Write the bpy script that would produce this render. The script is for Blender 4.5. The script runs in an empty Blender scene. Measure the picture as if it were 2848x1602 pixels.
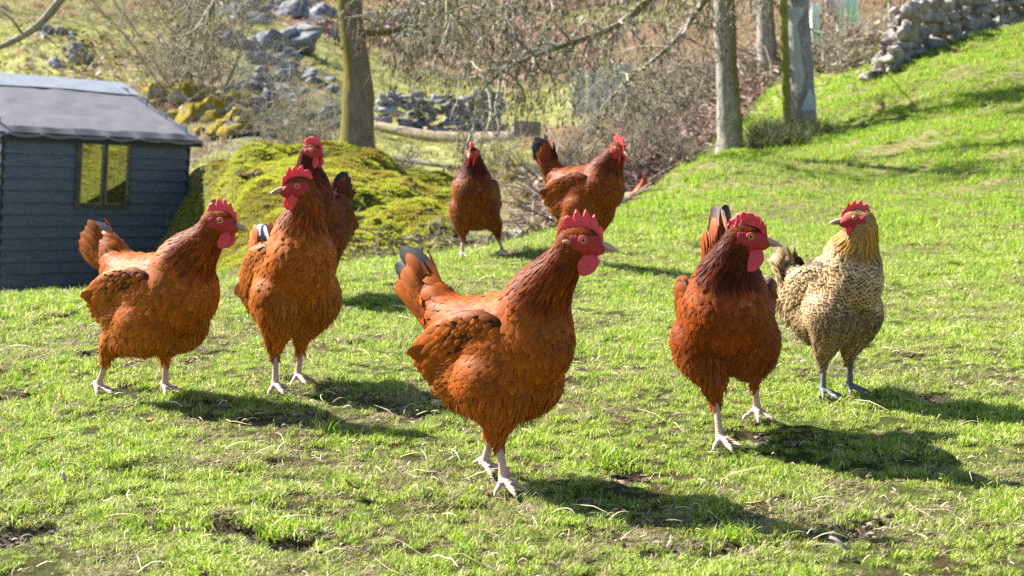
import bpy, bmesh, math, random
import numpy as np
from mathutils import Vector, Matrix, noise as mnoise

# ------------------------------------------------------------------ camera, light, exposure
C = bpy.context.scene.collection
K = 3955.6                      # focal length in photograph pixels (50 mm on 36 mm)
PITCH = math.radians(7.375)
CAMZ = 0.63
cd = bpy.data.cameras.new('camera'); cam = bpy.data.objects.new('camera', cd); C.objects.link(cam)
cam.location = (0, 0, CAMZ); cam.rotation_euler = (math.pi/2 - PITCH, 0, 0)
cd.lens = 50; cd.sensor_width = 36; cd.clip_start = 0.05; cd.clip_end = 2000
cd.dof.use_dof = True; cd.dof.focus_distance = 2.6; cd.dof.aperture_fstop = 9.0
bpy.context.scene.camera = cam

SUN_TO = Vector((-0.80, 0.46, 0.79)).normalized()       # direction towards the sun
elev = math.asin(SUN_TO.z); azim = math.atan2(SUN_TO.x, SUN_TO.y)
w = bpy.data.worlds.new('World'); bpy.context.scene.world = w; w.use_nodes = True
nt = w.node_tree; bg = nt.nodes['Background']
sk = nt.nodes.new('ShaderNodeTexSky'); sk.sky_type = 'NISHITA'; sk.sun_disc = False
sk.sun_elevation = elev; sk.sun_rotation = azim
nt.links.new(sk.outputs[0], bg.inputs[0]); bg.inputs[1].default_value = 0.06
sd = bpy.data.lights.new('sun', 'SUN'); sd.energy = 5.0; sd.angle = math.radians(0.5); sd.color = (1, .95, .86)
sun = bpy.data.objects.new('sun', sd); C.objects.link(sun)
sun.rotation_euler = (-SUN_TO).to_track_quat('-Z', 'Y').to_euler()
vs = bpy.context.scene.view_settings
vs.view_transform = 'Standard'; vs.look = 'None'; vs.gamma = 1; vs.exposure = 1.75
sc = bpy.context.scene
sc.cycles.use_denoising = False
sc.cycles.max_bounces = 6; sc.cycles.transparent_max_bounces = 8
sc.cycles.diffuse_bounces = 3; sc.cycles.glossy_bounces = 2; sc.cycles.transmission_bounces = 3

RNG = np.random.default_rng(7)
random.seed(5)

def ray(px, py):
    a = (px-1424)/K; b = (801-py)/K
    return np.array([a, math.cos(PITCH)+b*math.sin(PITCH), -math.sin(PITCH)+b*math.cos(PITCH)])
def P(px, py, d):
    r = ray(px, py); t = d/r[1]
    return np.array([r[0]*t, d, CAMZ + r[2]*t])

# ------------------------------------------------------------------ noise
def _h(ix, iy, s):
    n = (ix.astype(np.int64)*374761393 + iy.astype(np.int64)*668265263 + s*974711) & 0xffffffff
    n = ((n ^ (n >> 13))*1274126177) & 0xffffffff
    return ((n ^ (n >> 16)) & 0xffff)/65535.0
def vn(x, y, s=0):
    x = np.asarray(x, float); y = np.asarray(y, float)
    ix = np.floor(x); iy = np.floor(y); fx = x-ix; fy = y-iy
    ux = fx*fx*fx*(fx*(fx*6-15)+10); uy = fy*fy*fy*(fy*(fy*6-15)+10)
    a = _h(ix, iy, s); b = _h(ix+1, iy, s); c = _h(ix, iy+1, s); d = _h(ix+1, iy+1, s)
    return (a*(1-ux)+b*ux)*(1-uy) + (c*(1-ux)+d*ux)*uy
def fbm(x, y, s=0, o=4):
    r = 0; a = .5; t = 0
    for i in range(o):
        r = r + a*vn(x*2**i+i*17.3, y*2**i-i*9.1, s+i); t += a; a *= .5
    return r/t                      # 0..1
def cushions(x, y, c, s):                         # domed lumps with creases between them
    gx = np.floor(x/c); gy = np.floor(y/c); best = np.full(np.shape(x), 9.)
    for dx in (-1, 0, 1):
        for dy in (-1, 0, 1):
            ix = gx+dx; iy = gy+dy; px_ = (ix+.15+.7*_h(ix, iy, s))*c; py_ = (iy+.15+.7*_h(ix, iy, s+1))*c; rad = .55+.5*_h(ix, iy, s+2)
            best = np.minimum(best, np.hypot(x-px_, y-py_)/c/rad)
    return np.sqrt(np.clip(1-best**2*.9, 0, 1))
def sstep(a, b, x):
    t = np.clip((np.asarray(x, float)-a)/(b-a), 0, 1); return t*t*(3-2*t)

# ------------------------------------------------------------------ mesh helpers
class MB:
    def __init__(s): s.V = []; s.F = []; s.M = []; s.Cc = []; s.U = []; s.n = 0
    def add(s, v, f, col=None, uv=None, mat=0):
        v = np.asarray(v, float).reshape(-1, 3)
        if not isinstance(f, list): f = [f]
        for a in f:
            a = np.asarray(a, int)
            s.F.append(a + s.n); s.M.append(np.full(len(a), mat, int))
        s.V.append(v)
        col = np.array((.5, .5, .5) if col is None else col, float)
        s.Cc.append(np.broadcast_to(col, (len(v), 3)))
        s.U.append(np.zeros((len(v), 3)) if uv is None else np.asarray(uv, float))
        s.n += len(v); return s
    def build(s, name, mats, parent=None, smooth=True):
        me = bpy.data.meshes.new(name)
        V = np.concatenate(s.V)
        lv = []; ls = []; mi = []
        for a, m in zip(s.F, s.M):
            lv.append(a.ravel()); ls.append(np.full(len(a), a.shape[1])); mi.append(m)
        lv = np.concatenate(lv); tot = np.concatenate(ls); mi = np.concatenate(mi)
        st = np.concatenate([[0], np.cumsum(tot)[:-1]])
        me.vertices.add(len(V)); me.vertices.foreach_set('co', V.ravel())
        me.loops.add(len(lv)); me.loops.foreach_set('vertex_index', lv.astype(np.int32))
        me.polygons.add(len(tot)); me.polygons.foreach_set('loop_start', st.astype(np.int32))
        me.polygons.foreach_set('loop_total', tot.astype(np.int32))
        me.polygons.foreach_set('material_index', mi.astype(np.int32))
        me.update(calc_edges=True)
        Cc = np.concatenate(s.Cc); c4 = np.concatenate([Cc, np.ones((len(Cc), 1))], 1)
        at = me.attributes.new('col', 'FLOAT_COLOR', 'POINT'); at.data.foreach_set('color', c4.ravel())
        U = np.concatenate(s.U)
        if np.any(U):
            at = me.attributes.new('fuv', 'FLOAT_VECTOR', 'POINT'); at.data.foreach_set('vector', U.ravel())
        me.polygons.foreach_set('use_smooth', np.full(len(tot), smooth))
        for m in (mats if isinstance(mats, (list, tuple)) else [mats]): me.materials.append(m)
        o = bpy.data.objects.new(name, me); C.objects.link(o)
        if parent: o.parent = parent
        return o
def tag(o, label=None, cat=None, group=None, kind=None):
    if label: o['label'] = label
    if cat: o['category'] = cat
    if group: o['group'] = group
    if kind: o['kind'] = kind
    return o
def empty(name, loc=(0, 0, 0), rz=0):
    o = bpy.data.objects.new(name, None); C.objects.link(o); o.location = loc; o.rotation_euler = (0, 0, rz)
    o.empty_display_size = .05; return o

_ico = {}
def ico(sub):
    if sub not in _ico:
        bm = bmesh.new(); bmesh.ops.create_icosphere(bm, subdivisions=sub, radius=1)
        v = np.array([x.co[:] for x in bm.verts]); f = np.array([[q.index for q in p.verts] for p in bm.faces]); bm.free()
        _ico[sub] = (v, f)
    return _ico[sub]
def tube(pts, rad, k=6, cap=True):
    pts = np.asarray(pts, float); n = len(pts); rad = np.broadcast_to(np.asarray(rad, float), (n,))
    T = np.gradient(pts, axis=0); T /= (np.linalg.norm(T, axis=1, keepdims=True)+1e-9)
    up = np.array([0, 0, 1.]) if abs(T[0, 2]) < .9 else np.array([1., 0, 0])
    vs_ = []
    s = np.cross(T[0], up); s /= np.linalg.norm(s)
    a = np.arange(k)/k*2*math.pi
    for i in range(n):
        s = s - T[i]*np.dot(s, T[i]); s /= (np.linalg.norm(s)+1e-9); b = np.cross(T[i], s)
        vs_.append(pts[i] + rad[i]*(np.cos(a)[:, None]*s + np.sin(a)[:, None]*b))
    V = np.concatenate(vs_)
    i = np.arange(n-1)[:, None]*k; j = np.arange(k)[None]; j2 = (j+1) % k
    F = np.stack([i+j, i+j2, i+k+j2, i+k+j], -1).reshape(-1, 4)
    if cap:
        V = np.concatenate([V, pts[:1], pts[-1:]]); b = n*k
        f1 = np.stack([np.full(k, b), j2[0], j[0]], -1); f2 = np.stack([np.full(k, b+1), (n-1)*k+j[0], (n-1)*k+j2[0]], -1)
        return V, [F, f1, f2]
    return V, [F]
def box(x0, x1, y0, y1, z0, z1):
    v = np.array([[x, y, z] for z in (z0, z1) for y in (y0, y1) for x in (x0, x1)], float)
    f = np.array([[0, 2, 3, 1], [4, 5, 7, 6], [0, 1, 5, 4], [2, 6, 7, 3], [0, 4, 6, 2], [1, 3, 7, 5]])
    return v, f
def bez(p0, p1, p2, p3, n):
    t = np.linspace(0, 1, n)[:, None]; p0, p1, p2, p3 = map(np.asarray, (p0, p1, p2, p3))
    return (1-t)**3*p0 + 3*(1-t)**2*t*p1 + 3*(1-t)*t*t*p2 + t**3*p3
def spline(pts, n):
    pts = np.asarray(pts, float); m = len(pts); tt = np.linspace(0, m-1, n); out = []
    for t in tt:
        i = min(int(t), m-2); f = t-i
        a = pts[max(i-1, 0)]; b = pts[i]; c = pts[i+1]; d = pts[min(i+2, m-1)]
        out.append(.5*((2*b)+(-a+c)*f+(2*a-5*b+4*c-d)*f*f+(-a+3*b-3*c+d)*f**3))
    return np.array(out)

# ------------------------------------------------------------------ materials
def mat(name, rough=.7, spec=.3):
    m = bpy.data.materials.new(name); m.use_nodes = True
    b = m.node_tree.nodes['Principled BSDF']; b.inputs['Roughness'].default_value = rough
    b.inputs['Specular IOR Level'].default_value = spec
    return m, m.node_tree, b
def N(t, ty, **kw):
    n = t.nodes.new(ty)
    for k, v in kw.items(): setattr(n, k, v)
    return n
def ramp(t, fac, stops):
    r = N(t, 'ShaderNodeValToRGB'); t.links.new(fac, r.inputs[0])
    e = r.color_ramp.elements
    while len(e) < len(stops): e.new(.5)
    for q, (p, c) in zip(e, stops): q.position = p; q.color = (*c, 1) if len(c) == 3 else c
    return r.outputs[0]
def mixc(t, fac, a, b, blend='MIX'):
    m = N(t, 'ShaderNodeMix', data_type='RGBA', blend_type=blend)
    for s, v in ((m.inputs[0], fac), (m.inputs[6], a), (m.inputs[7], b)):
        if hasattr(v, 'is_linked') or hasattr(v, 'links'): t.links.new(v, s)
        elif isinstance(v, (int, float)): s.default_value = v
        else: s.default_value = (*v, 1)
    return m.outputs[2]
def math_(t, op, a, b=None, c=None, clamp=False):
    m = N(t, 'ShaderNodeMath', operation=op, use_clamp=clamp)
    for s, v in zip(m.inputs, (a, b, c)):
        if v is None: continue
        if isinstance(v, (int, float)): s.default_value = v
        else: t.links.new(v, s)
    return m.outputs[0]
def noise(t, scale, vec=None, detail=4, rough=.6, dist=0):
    n = N(t, 'ShaderNodeTexNoise'); n.inputs['Scale'].default_value = scale; n.inputs['Detail'].default_value = detail
    n.inputs['Roughness'].default_value = rough; n.inputs['Distortion'].default_value = dist
    if vec is not None: t.links.new(vec, n.inputs['Vector'])
    return n.outputs[0]
def bump(t, b, h, strength=.4, dist=.01):
    n = N(t, 'ShaderNodeBump'); n.inputs['Strength'].default_value = strength; n.inputs['Distance'].default_value = dist
    t.links.new(h, n.inputs['Height']); t.links.new(n.outputs[0], b.inputs['Normal'])
def attr(t, name, inst=False):
    n = N(t, 'ShaderNodeAttribute', attribute_name=name)
    if inst: n.attribute_type = 'INSTANCER'
    return n
def objco(t): return N(t, 'ShaderNodeTexCoord').outputs['Object']

def simple(name, c1, c2, scale=8, rough=.8, bs=.4, bd=.01, spec=.2, detail=5):
    m, t, b = mat(name, rough, spec); n = noise(t, scale, objco(t), detail)
    t.links.new(mixc(t, ramp(t, n, [(.35, (0, 0, 0)), (.65, (1, 1, 1))]), c1, c2), b.inputs['Base Color'])
    bump(t, b, noise(t, scale*3, objco(t), 6), bs, bd); return m

def m_colattr(name, rough=.8, spec=.2, transl=0.0, nscale=0, namt=.3):
    m, t, b = mat(name, rough, spec); c = attr(t, 'col').outputs['Color']
    if nscale:
        n = noise(t, nscale, objco(t), 6, .65)
        f = math_(t, 'MULTIPLY_ADD', n, 2*namt, 1-namt)
        v = N(t, 'ShaderNodeVectorMath', operation='SCALE'); t.links.new(c, v.inputs[0]); t.links.new(f, v.inputs['Scale']); c = v.outputs[0]
    t.links.new(c, b.inputs['Base Color'])
    if transl:
        tr = N(t, 'ShaderNodeBsdfTranslucent'); t.links.new(c, tr.inputs[0])
        mx = N(t, 'ShaderNodeMixShader'); mx.inputs[0].default_value = transl
        t.links.new(b.outputs[0], mx.inputs[1]); t.links.new(tr.outputs[0], mx.inputs[2])
        t.links.new(mx.outputs[0], t.nodes['Material Output'].inputs[0])
    return m

# ------------------------------------------------------------------ terrain
EXTRA = [(0, 866, 6), (350, 845, 6), (650, 806, 6.1), (0, 880, 7.5), (350, 865, 7.5), (-300, 870, 6)]
CT = []                                         # control points x, y, z
def cp(px, py, d): CT.append(P(px, py, d))
for x, y in [(-3, -3), (0, -3), (3, -3), (-2, 0), (0, 0), (2, 0), (-1.2, 2), (0, 2), (1.2, 2), (-1.4, 3), (-.5, 3), (.5, 3), (1.3, 3), (-1.6, 4), (-.6, 4.2), (.4, 4.2), (1.4, 4.2)]:
    CT.append(np.array([x, y, 0.]))
for a in [(0, 838, 4.55), (350, 818, 4.7), (650, 790, 5.), (950, 748, 5.4), (1130, 722, 5.8), (1310, 712, 5.95), (1520, 668, 6.4), (1640, 640, 7),
          (1740, 588, 8.3), (1780, 574, 9.4), (1850, 508, 11), (2000, 452, 14.5), (2110, 422, 16), (2200, 395, 16.3), (2270, 384, 16), (2848, 80, 22), (2430, 235, 20),
          (2848, 400, 11), (2500, 400, 12.5), (2848, 600, 7), (2400, 600, 7.6), (2100, 600, 7.9), (2300, 500, 10.2), (2600, 300, 15), (2848, 230, 16),
          (3300, 600, 7), (3300, 300, 12), (3300, 40, 20), (2848, 800, 5), (2300, 800, 5), (1900, 760, 5.4),
          (2350, 215, 23), (2300, 130, 32), (2400, 60, 45), (2848, 0, 40), (2848, -200, 60), (3300, -200, 40),
          (1740, 640, 12.3), (1640, 610, 10.5), (1850, 560, 14.2), (700, 446, 15), (900, 440, 16), (2576*1.1056, 83, 22.5), (2500, 200, 20), (2190*1.1056, 231, 20),
          # beyond the crest, left and middle
          (350, 870, 9), (470, 800, 13), (0, 860, 12.5), (-400, 900, 10), (300, 720, 17), (520, 850, 9), (515, 845, 11), (430, 880, 9), (420, 880, 11), (490, 850, 12), (500, 830, 13.2), (570, 790, 9.6), (700, 442, 14.2), (610, 540, 12.6), (610, 462, 14), (780, 446, 13), (750, 525, 11.4), (750, 478, 12.3), (900, 470, 12.2), (560, 640, 12), (540, 480, 15), (1060, 470, 12.8), (1172, 545, 12.5), (1105, 500, 13), (1160, 480, 14.5), (1768, 655, 11.2),
          (800, 770, 7.2), (1100, 745, 7.6), (1350, 720, 8), (1500, 650, 9),
          (650, 700, 8.6), (900, 695, 8.8), (1100, 690, 8.8), (1240, 640, 9.2), (1300, 640, 9.6),
          (700, 560, 10.3), (900, 530, 10.5), (1050, 525, 10.8), (1165, 610, 10),
          (680, 440, 13), (880, 428, 13.5), (1010, 436, 13.5), (600, 455, 14),
          (1235, 560, 12.3), (1400, 490, 13.5), (1250, 440, 17), (1400, 410, 19), (1100, 410, 19), (1200, 385, 24), (1400, 360, 27), (1100, 330, 32), (1300, 300, 38), (1250, 250, 46),
          (1500, 560, 11), (1600, 540, 12), (1600, 450, 16), (1750, 430, 18), (1900, 405, 20), (2050, 360, 21), (1700, 330, 28), (1900, 260, 30), (2150, 200, 26), (1600, 270, 40),
          (1200, 100, 60), (1800, 120, 60), (1400, 0, 80), (2100, 20, 60),
          (200, 190, 34), (300, 100, 48), (300, 0, 68), (-300, 100, 40), (600, 270, 24), (500, 400, 18), (750, 340, 22), (780, 200, 32), (800, 100, 45), (900, 0, 70)]:
    cp(*a)
for a in EXTRA: cp(*a)
for x, z in ((-70, 17), (-20, 15), (20, 16), (70, 17)): CT.append(np.array([x, 120, z])); CT.append(np.array([x*1.4, 170, z+14]))
CT = np.array(CT)
def _uv(x, y):
    yy = np.maximum(y, -3.5)+4.5
    return np.stack([x/yy*2.2, np.log(yy)*1.0], -1)
_cu = _uv(CT[:, 0], CT[:, 1]); _zs = np.log(np.maximum(CT[:, 1], -3.5)+4.5)
_cs = CT[:, 2]/(np.maximum(CT[:, 1], -3.5)+4.5)          # height relative to distance
def _phi(r2): return .5*r2*np.log(r2+1e-12)
_n = len(CT); _d2 = ((_cu[:, None]-_cu[None])**2).sum(-1)
_A = np.zeros((_n+3, _n+3)); _A[:_n, :_n] = _phi(_d2) + np.eye(_n)*2e-6
_A[:_n, _n] = 1; _A[:_n, _n+1:] = _cu; _A[_n, :_n] = 1; _A[_n+1:, :_n] = _cu.T
_W = np.linalg.solve(_A, np.concatenate([_cs, np.zeros(3)]))
def base_z(x, y):
    x = np.asarray(x, float); y = np.asarray(y, float); sh = x.shape; x = x.ravel(); y = y.ravel(); out = np.empty(len(x))
    for i in range(0, len(x), 20000):
        u = _uv(x[i:i+20000], y[i:i+20000]); d2 = ((u[:, None]-_cu[None])**2).sum(-1)
        out[i:i+20000] = (_phi(d2)@_W[:_n] + _W[_n] + u@_W[_n+1:])*(np.maximum(y[i:i+20000], -3.5)+4.5)
    return out.reshape(sh)
def ubox(x, y, p0, p1, y0, y1, fp=40, fy=.15):           # soft mask of a region given in bearing and distance
    u = 1424 + K*x/np.maximum(y, .3)*1.0
    return sstep(p0-fp, p0+fp, u)*(1-sstep(p1-fp, p1+fp, u))*sstep(y0*(1-fy), y0*(1+fy), y)*(1-sstep(y1*(1-fy), y1*(1+fy), y))
SOIL = []                                                # bare scrapes: x, y, rx, ry
for px, py, rx, ry in [(620, 1510, .055, .035), (770, 1545, .06, .045), (700, 1500, .03, .02), (15, 1515, .06, .06), (1900, 1560, .06, .03), (2060, 1562, .075, .03), (60, 1115, .05, .05), (1290, 1350, .04, .03), (2420, 1500, .06, .05),
                       (2100, 1235, .05, .04), (440, 1180, .03, .02), (1960, 690, .1, .12), (1750, 1330, .04, .03), (250, 1010, .09, .05), (1180, 1120, .05, .04), (2620, 1120, .06, .05)]:
    d = CAMZ*K/(py-289.); SOIL.append(((px-1424)/K*d, d, rx, ry))
def soil(x, y):
    m = np.zeros(np.shape(x))
    for sx, sy, rx, ry in SOIL:
        q = ((x-sx)/rx)**2 + ((y-sy)/ry)**2
        m = np.maximum(m, np.exp(-q**1.5*.8))
    return m*sstep(.25, .6, m + .5*(vn(x*45, y*45, 3)-.5))
def ground_z(x, y):
    x = np.asarray(x, float); y = np.asarray(y, float)
    z = base_z(x, y)
    f = np.clip(y, 1, 200)
    z = z + .035*(fbm(x*2.2, y*2.2, 11)-.5)*sstep(1, 3, f) + .022*(fbm(x*9, y*9, 12)-.5) + .010*(vn(x*26, y*26, 19)-.5)
    z = z + np.minimum(f, 60)*.012*(fbm(x*1.1, y*1.1, 13)-.5)*sstep(6, 14, f)
    mb = ubox(x, y, 600, 1260, 8.3, 13.6, 60, .06)
    bl = cushions(x, y*.8, .52, 21); bl2 = cushions(x, y, .24, 24)
    z = z + mb*(.27*bl + .12*bl2 - .26)
    z = z + sstep(45, 70, f)*1.2*(fbm(x*.09, y*.09, 31)-.5)*2
    z = z - .020*soil(x, y) 
    return z
def gz(x, y): return float(ground_z(np.array([x]), np.array([y]))[0])
_yy = np.concatenate([np.arange(.8, 8, .02), np.arange(8, 60, .1)])
def hit(px, py):
    r = ray(px, py); xs = r[0]/r[1]*_yy; zs = CAMZ + r[2]/r[1]*_yy; g = ground_z(xs, _yy)
    k = np.argmax(zs < g)
    return np.array([xs[k], _yy[k], g[k]])
def on(px, d, dz=0):                                     # point standing on the ground at a bearing and distance
    x = (px-1424)/K*d; return np.array([x, d, gz(x, d)+dz])

def ground_col(x, y, z):
    n1 = fbm(x*.6, y*.6, 41); n2 = fbm(x*3, y*3, 42); n3 = fbm(x*.12, y*.16, 43); n4 = fbm(x*14, y*14, 45)
    def L(a, b, t): return a*(1-t[..., None]) + b*t[..., None]
    A = np.array
    near = L(A([.06, .045, .02]), A([.06, .075, .015]), sstep(.35, .6, n2*.5+n4*.5))
    dirt = L(A([.055, .04, .028]), A([.13, .10, .075]), n4)
    c = L(near, dirt, soil(x, y))
    hill = L(A([.13, .16, .035]), A([.22, .19, .09]), sstep(.42, .62, n2))
    c = L(c, hill, sstep(5, 9, y))
    u = 1424 + K*x/np.maximum(y, .3)
    right = sstep(0, 60, u-(1700+ (y-8)*26))
    past = L(A([.26, .30, .07]), A([.34, .32, .14]), n1)
    c = L(c, past, sstep(12, 16, y)*(1-right*(1-sstep(20, 24, y))))
    moss = L(A([.07, .075, .02]), A([.15, .15, .03]), sstep(.35, .65, n2))
    moss = L(moss, A([.13, .08, .03]), sstep(.62, .75, n4)*.5)
    c = L(c, moss, ubox(x, y, 520, 1270, 7.4, 14.2, 20, .05))
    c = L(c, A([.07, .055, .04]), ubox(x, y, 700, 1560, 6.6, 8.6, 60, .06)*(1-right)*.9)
    scr = L(A([.11, .08, .06]), A([.23, .19, .13]), sstep(.4, .6, n2))
    c = L(c, scr, ubox(x, y, 1480, 2240, 9.5, 27, 60, .1)*(1-right)*.9)
    scr2 = L(A([.17, .16, .08]), A([.26, .22, .14]), n2)
    c = L(c, scr2, sstep(24, 30, y)*sstep(1550, 1800, u))
    br = L(A([.21, .14, .105]), A([.11, .08, .06]), sstep(.4, .62, n2)); gr = L(A([.23, .22, .08]), A([.11, .115, .045]), n2)
    fr = L(br, gr, sstep(.46, .54, n3 - .25*sstep(700, 1400, u) + .22*(1-sstep(350, 650, u))+.06))
    c = L(c, fr, sstep(44, 54, y + 10*(n1-.5)))
    rocky = L(A([.13, .12, .115]), A([.12, .13, .05]), sstep(.45, .55, n2))
    c = L(c, rocky, ubox(x, y, 380, 980, 15, 40, 60, .15)*.8)
    return np.clip(c, 0, 1)

def build_ground():
    ys = [-6, -3, -1.5]; y = -.5
    while y < 175: ys.append(y); y += max(.018, .0085*max(y, 0)) if y > 1.2 else .12
    ys = np.array(ys); nx = 420
    s = np.linspace(-1, 1, nx); s = np.sign(s)*np.abs(s)**1.35
    X = s[None]*(2.2 + .62*np.maximum(ys, 0))[:, None]*1.25; Y = np.repeat(ys[:, None], nx, 1)
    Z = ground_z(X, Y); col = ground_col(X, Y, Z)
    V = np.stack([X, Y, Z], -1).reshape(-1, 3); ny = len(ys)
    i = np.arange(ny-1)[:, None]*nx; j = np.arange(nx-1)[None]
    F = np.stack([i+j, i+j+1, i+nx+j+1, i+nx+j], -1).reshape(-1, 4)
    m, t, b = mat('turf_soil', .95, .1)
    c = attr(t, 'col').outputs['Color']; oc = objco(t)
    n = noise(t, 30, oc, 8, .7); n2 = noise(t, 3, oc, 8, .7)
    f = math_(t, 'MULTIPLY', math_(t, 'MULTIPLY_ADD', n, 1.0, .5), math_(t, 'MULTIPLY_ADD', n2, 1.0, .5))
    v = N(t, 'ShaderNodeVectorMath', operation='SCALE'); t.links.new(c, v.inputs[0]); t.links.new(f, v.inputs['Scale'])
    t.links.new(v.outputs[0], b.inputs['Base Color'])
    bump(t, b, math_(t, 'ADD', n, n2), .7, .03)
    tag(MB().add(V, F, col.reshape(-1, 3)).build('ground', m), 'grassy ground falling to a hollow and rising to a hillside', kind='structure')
    # a wide skirt so that the land goes on beyond the modelled part
    return ny
build_ground()

# ------------------------------------------------------------------ scatter of things nobody could count
def scatter(name, pts, rz, scl, idx, tint, protos, label, tiltv=None):
    me = bpy.data.meshes.new(name); me.vertices.add(len(pts)); me.vertices.foreach_set('co', np.asarray(pts, float).ravel())
    rot = np.zeros((len(pts), 3)); rot[:, 2] = rz
    if tiltv is not None: rot[:, :2] = tiltv
    me.attributes.new('rot', 'FLOAT_VECTOR', 'POINT').data.foreach_set('vector', rot.ravel())
    me.attributes.new('scl', 'FLOAT', 'POINT').data.foreach_set('value', np.asarray(scl, float))
    me.attributes.new('idx', 'INT', 'POINT').data.foreach_set('value', np.asarray(idx, np.int32))
    me.attributes.new('tint', 'FLOAT', 'POINT').data.foreach_set('value', np.asarray(tint, float))
    o = bpy.data.objects.new(name, me); C.objects.link(o)
    col = bpy.data.collections.new(name+'_clumps')
    for i, p in enumerate(protos):
        C.objects.unlink(p); col.objects.link(p)
    g = bpy.data.node_groups.new(name, 'GeometryNodeTree')
    g.interface.new_socket('Geometry', in_out='INPUT', socket_type='NodeSocketGeometry')
    g.interface.new_socket('Geometry', in_out='OUTPUT', socket_type='NodeSocketGeometry')
    gi = g.nodes.new('NodeGroupInput'); go = g.nodes.new('NodeGroupOutput')
    mp = g.nodes.new('GeometryNodeMeshToPoints'); ip = g.nodes.new('GeometryNodeInstanceOnPoints')
    ci = g.nodes.new('GeometryNodeCollectionInfo'); ci.inputs['Collection'].default_value = col
    ci.inputs['Separate Children'].default_value = True; ci.inputs['Reset Children'].default_value = True
    ip.inputs['Pick Instance'].default_value = True
    def na(nm, ty):
        a = g.nodes.new('GeometryNodeInputNamedAttribute'); a.data_type = ty; a.inputs[0].default_value = nm
        return [q for q in a.outputs if q.enabled and q.name == 'Attribute'][0]
    L = g.links.new
    L(gi.outputs[0], mp.inputs[0]); L(mp.outputs[0], ip.inputs['Points']); L(ci.outputs[0], ip.inputs['Instance'])
    L(na('idx', 'INT'), ip.inputs['Instance Index']); 
    e2r = g.nodes.new('FunctionNodeEulerToRotation'); L(na('rot', 'FLOAT_VECTOR'), e2r.inputs[0]); L(e2r.outputs[0], ip.inputs['Rotation'])
    L(na('scl', 'FLOAT'), ip.inputs['Scale']); L(ip.outputs[0], go.inputs[0])
    md = o.modifiers.new('scatter', 'NODES'); md.node_group = g
    tag(o, label, kind='stuff'); return o

def blades(n, R, hmin, hmax, wd, lean, cols, rng, curl=.3):
    """n grass blades within radius R as one mesh part; 3 segments each"""
    a = rng.uniform(0, 2*math.pi, n); r = R*np.sqrt(rng.uniform(0, 1, n)); base = np.stack([r*np.cos(a), r*np.sin(a), np.full(n, -.004)], -1)
    d = rng.uniform(0, 2*math.pi, n); h = rng.uniform(hmin, hmax, n); ln = rng.uniform(lean[0], lean[1], n)
    D = np.stack([np.cos(d), np.sin(d), 0*d], -1); S = np.stack([-np.sin(d), np.cos(d), 0*d], -1)
    rows = []
    for t, wf in ((0, .8), (.35, 1), (.7, .75), (1, .06)):
        ang = ln*(t**1.0)*1.0
        pos = base + D*(h*t*np.sin(ln*(.35+.65*t)))[:, None] + np.array([0, 0, 1])*(h*t*np.cos(ln*(.35+.65*t)))[:, None] + S*(curl*h*t*t*rng.uniform(-1, 1, n))[:, None]
        w_ = wd*wf*rng.uniform(.7, 1.3, n)[:, None]
        rows += [pos - S*w_, pos + S*w_]
    V = np.stack(rows, 1)                         # n,8,3
    f0 = np.array([[0, 1, 3, 2], [2, 3, 5, 4], [4, 5, 7, 6]])
    F = (np.arange(n)[:, None, None]*8 + f0[None]).reshape(-1, 4)
    ci = np.asarray(cols)[rng.integers(0, len(cols), n)]*rng.uniform(.75, 1.25, (n, 1))
    return V.reshape(-1, 3), F, np.repeat(ci, 8, 0)

def grass_mat():
    m, t, b = mat('grass_blades', .55, .25)
    c = attr(t, 'col').outputs['Color']; ti = attr(t, 'tint', True).outputs['Fac']
    c = mixc(t, ti, c, (.34, .29, .15))
    t.links.new(c, b.inputs['Base Color'])
    tr = N(t, 'ShaderNodeBsdfTranslucent'); t.links.new(c, tr.inputs[0])
    mx = N(t, 'ShaderNodeMixShader'); mx.inputs[0].default_value = .45
    t.links.new(b.outputs[0], mx.inputs[1]); t.links.new(tr.outputs[0], mx.inputs[2])
    t.links.new(mx.outputs[0], t.nodes['Material Output'].inputs[0])
    return m
GM = grass_mat()
GREENS = [(.28, .45, .02), (.40, .58, .03), (.14, .28, .015), (.52, .64, .07), (.32, .42, .04), (.64, .62, .28), (.44, .40, .18), (.22, .42, .02)]
DRY = [(.58, .50, .30), (.44, .36, .20), (.66, .60, .42), (.30, .22, .12), (.36, .42, .12), (.34, .27, .16)]
def clumps(prefix, rng, far=1.0):
    out = []
    specs = [(55, .022, .006, .020, .0009, (.3, 1.3), GREENS), (45, .02, .008, .026, .0009, (.2, 1.1), GREENS),
             (50, .024, .006, .022, .0008, (.9, 1.6), DRY), (60, .022, .004, .013, .0011, (.3, 1.5), GREENS[:6]),
             (30, .02, .012, .038, .0009, (.1, .9), GREENS)]
    for i, (n, R, h0, h1, wd, ln, cols) in enumerate(specs):
        b = MB(); v, f, c = blades(n, R, h0, h1, wd*far, ln, cols, rng, .45); b.add(v, f, c)
        out.append(b.build('%s_%d' % (prefix, i), GM, smooth=False))
    return out

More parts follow.
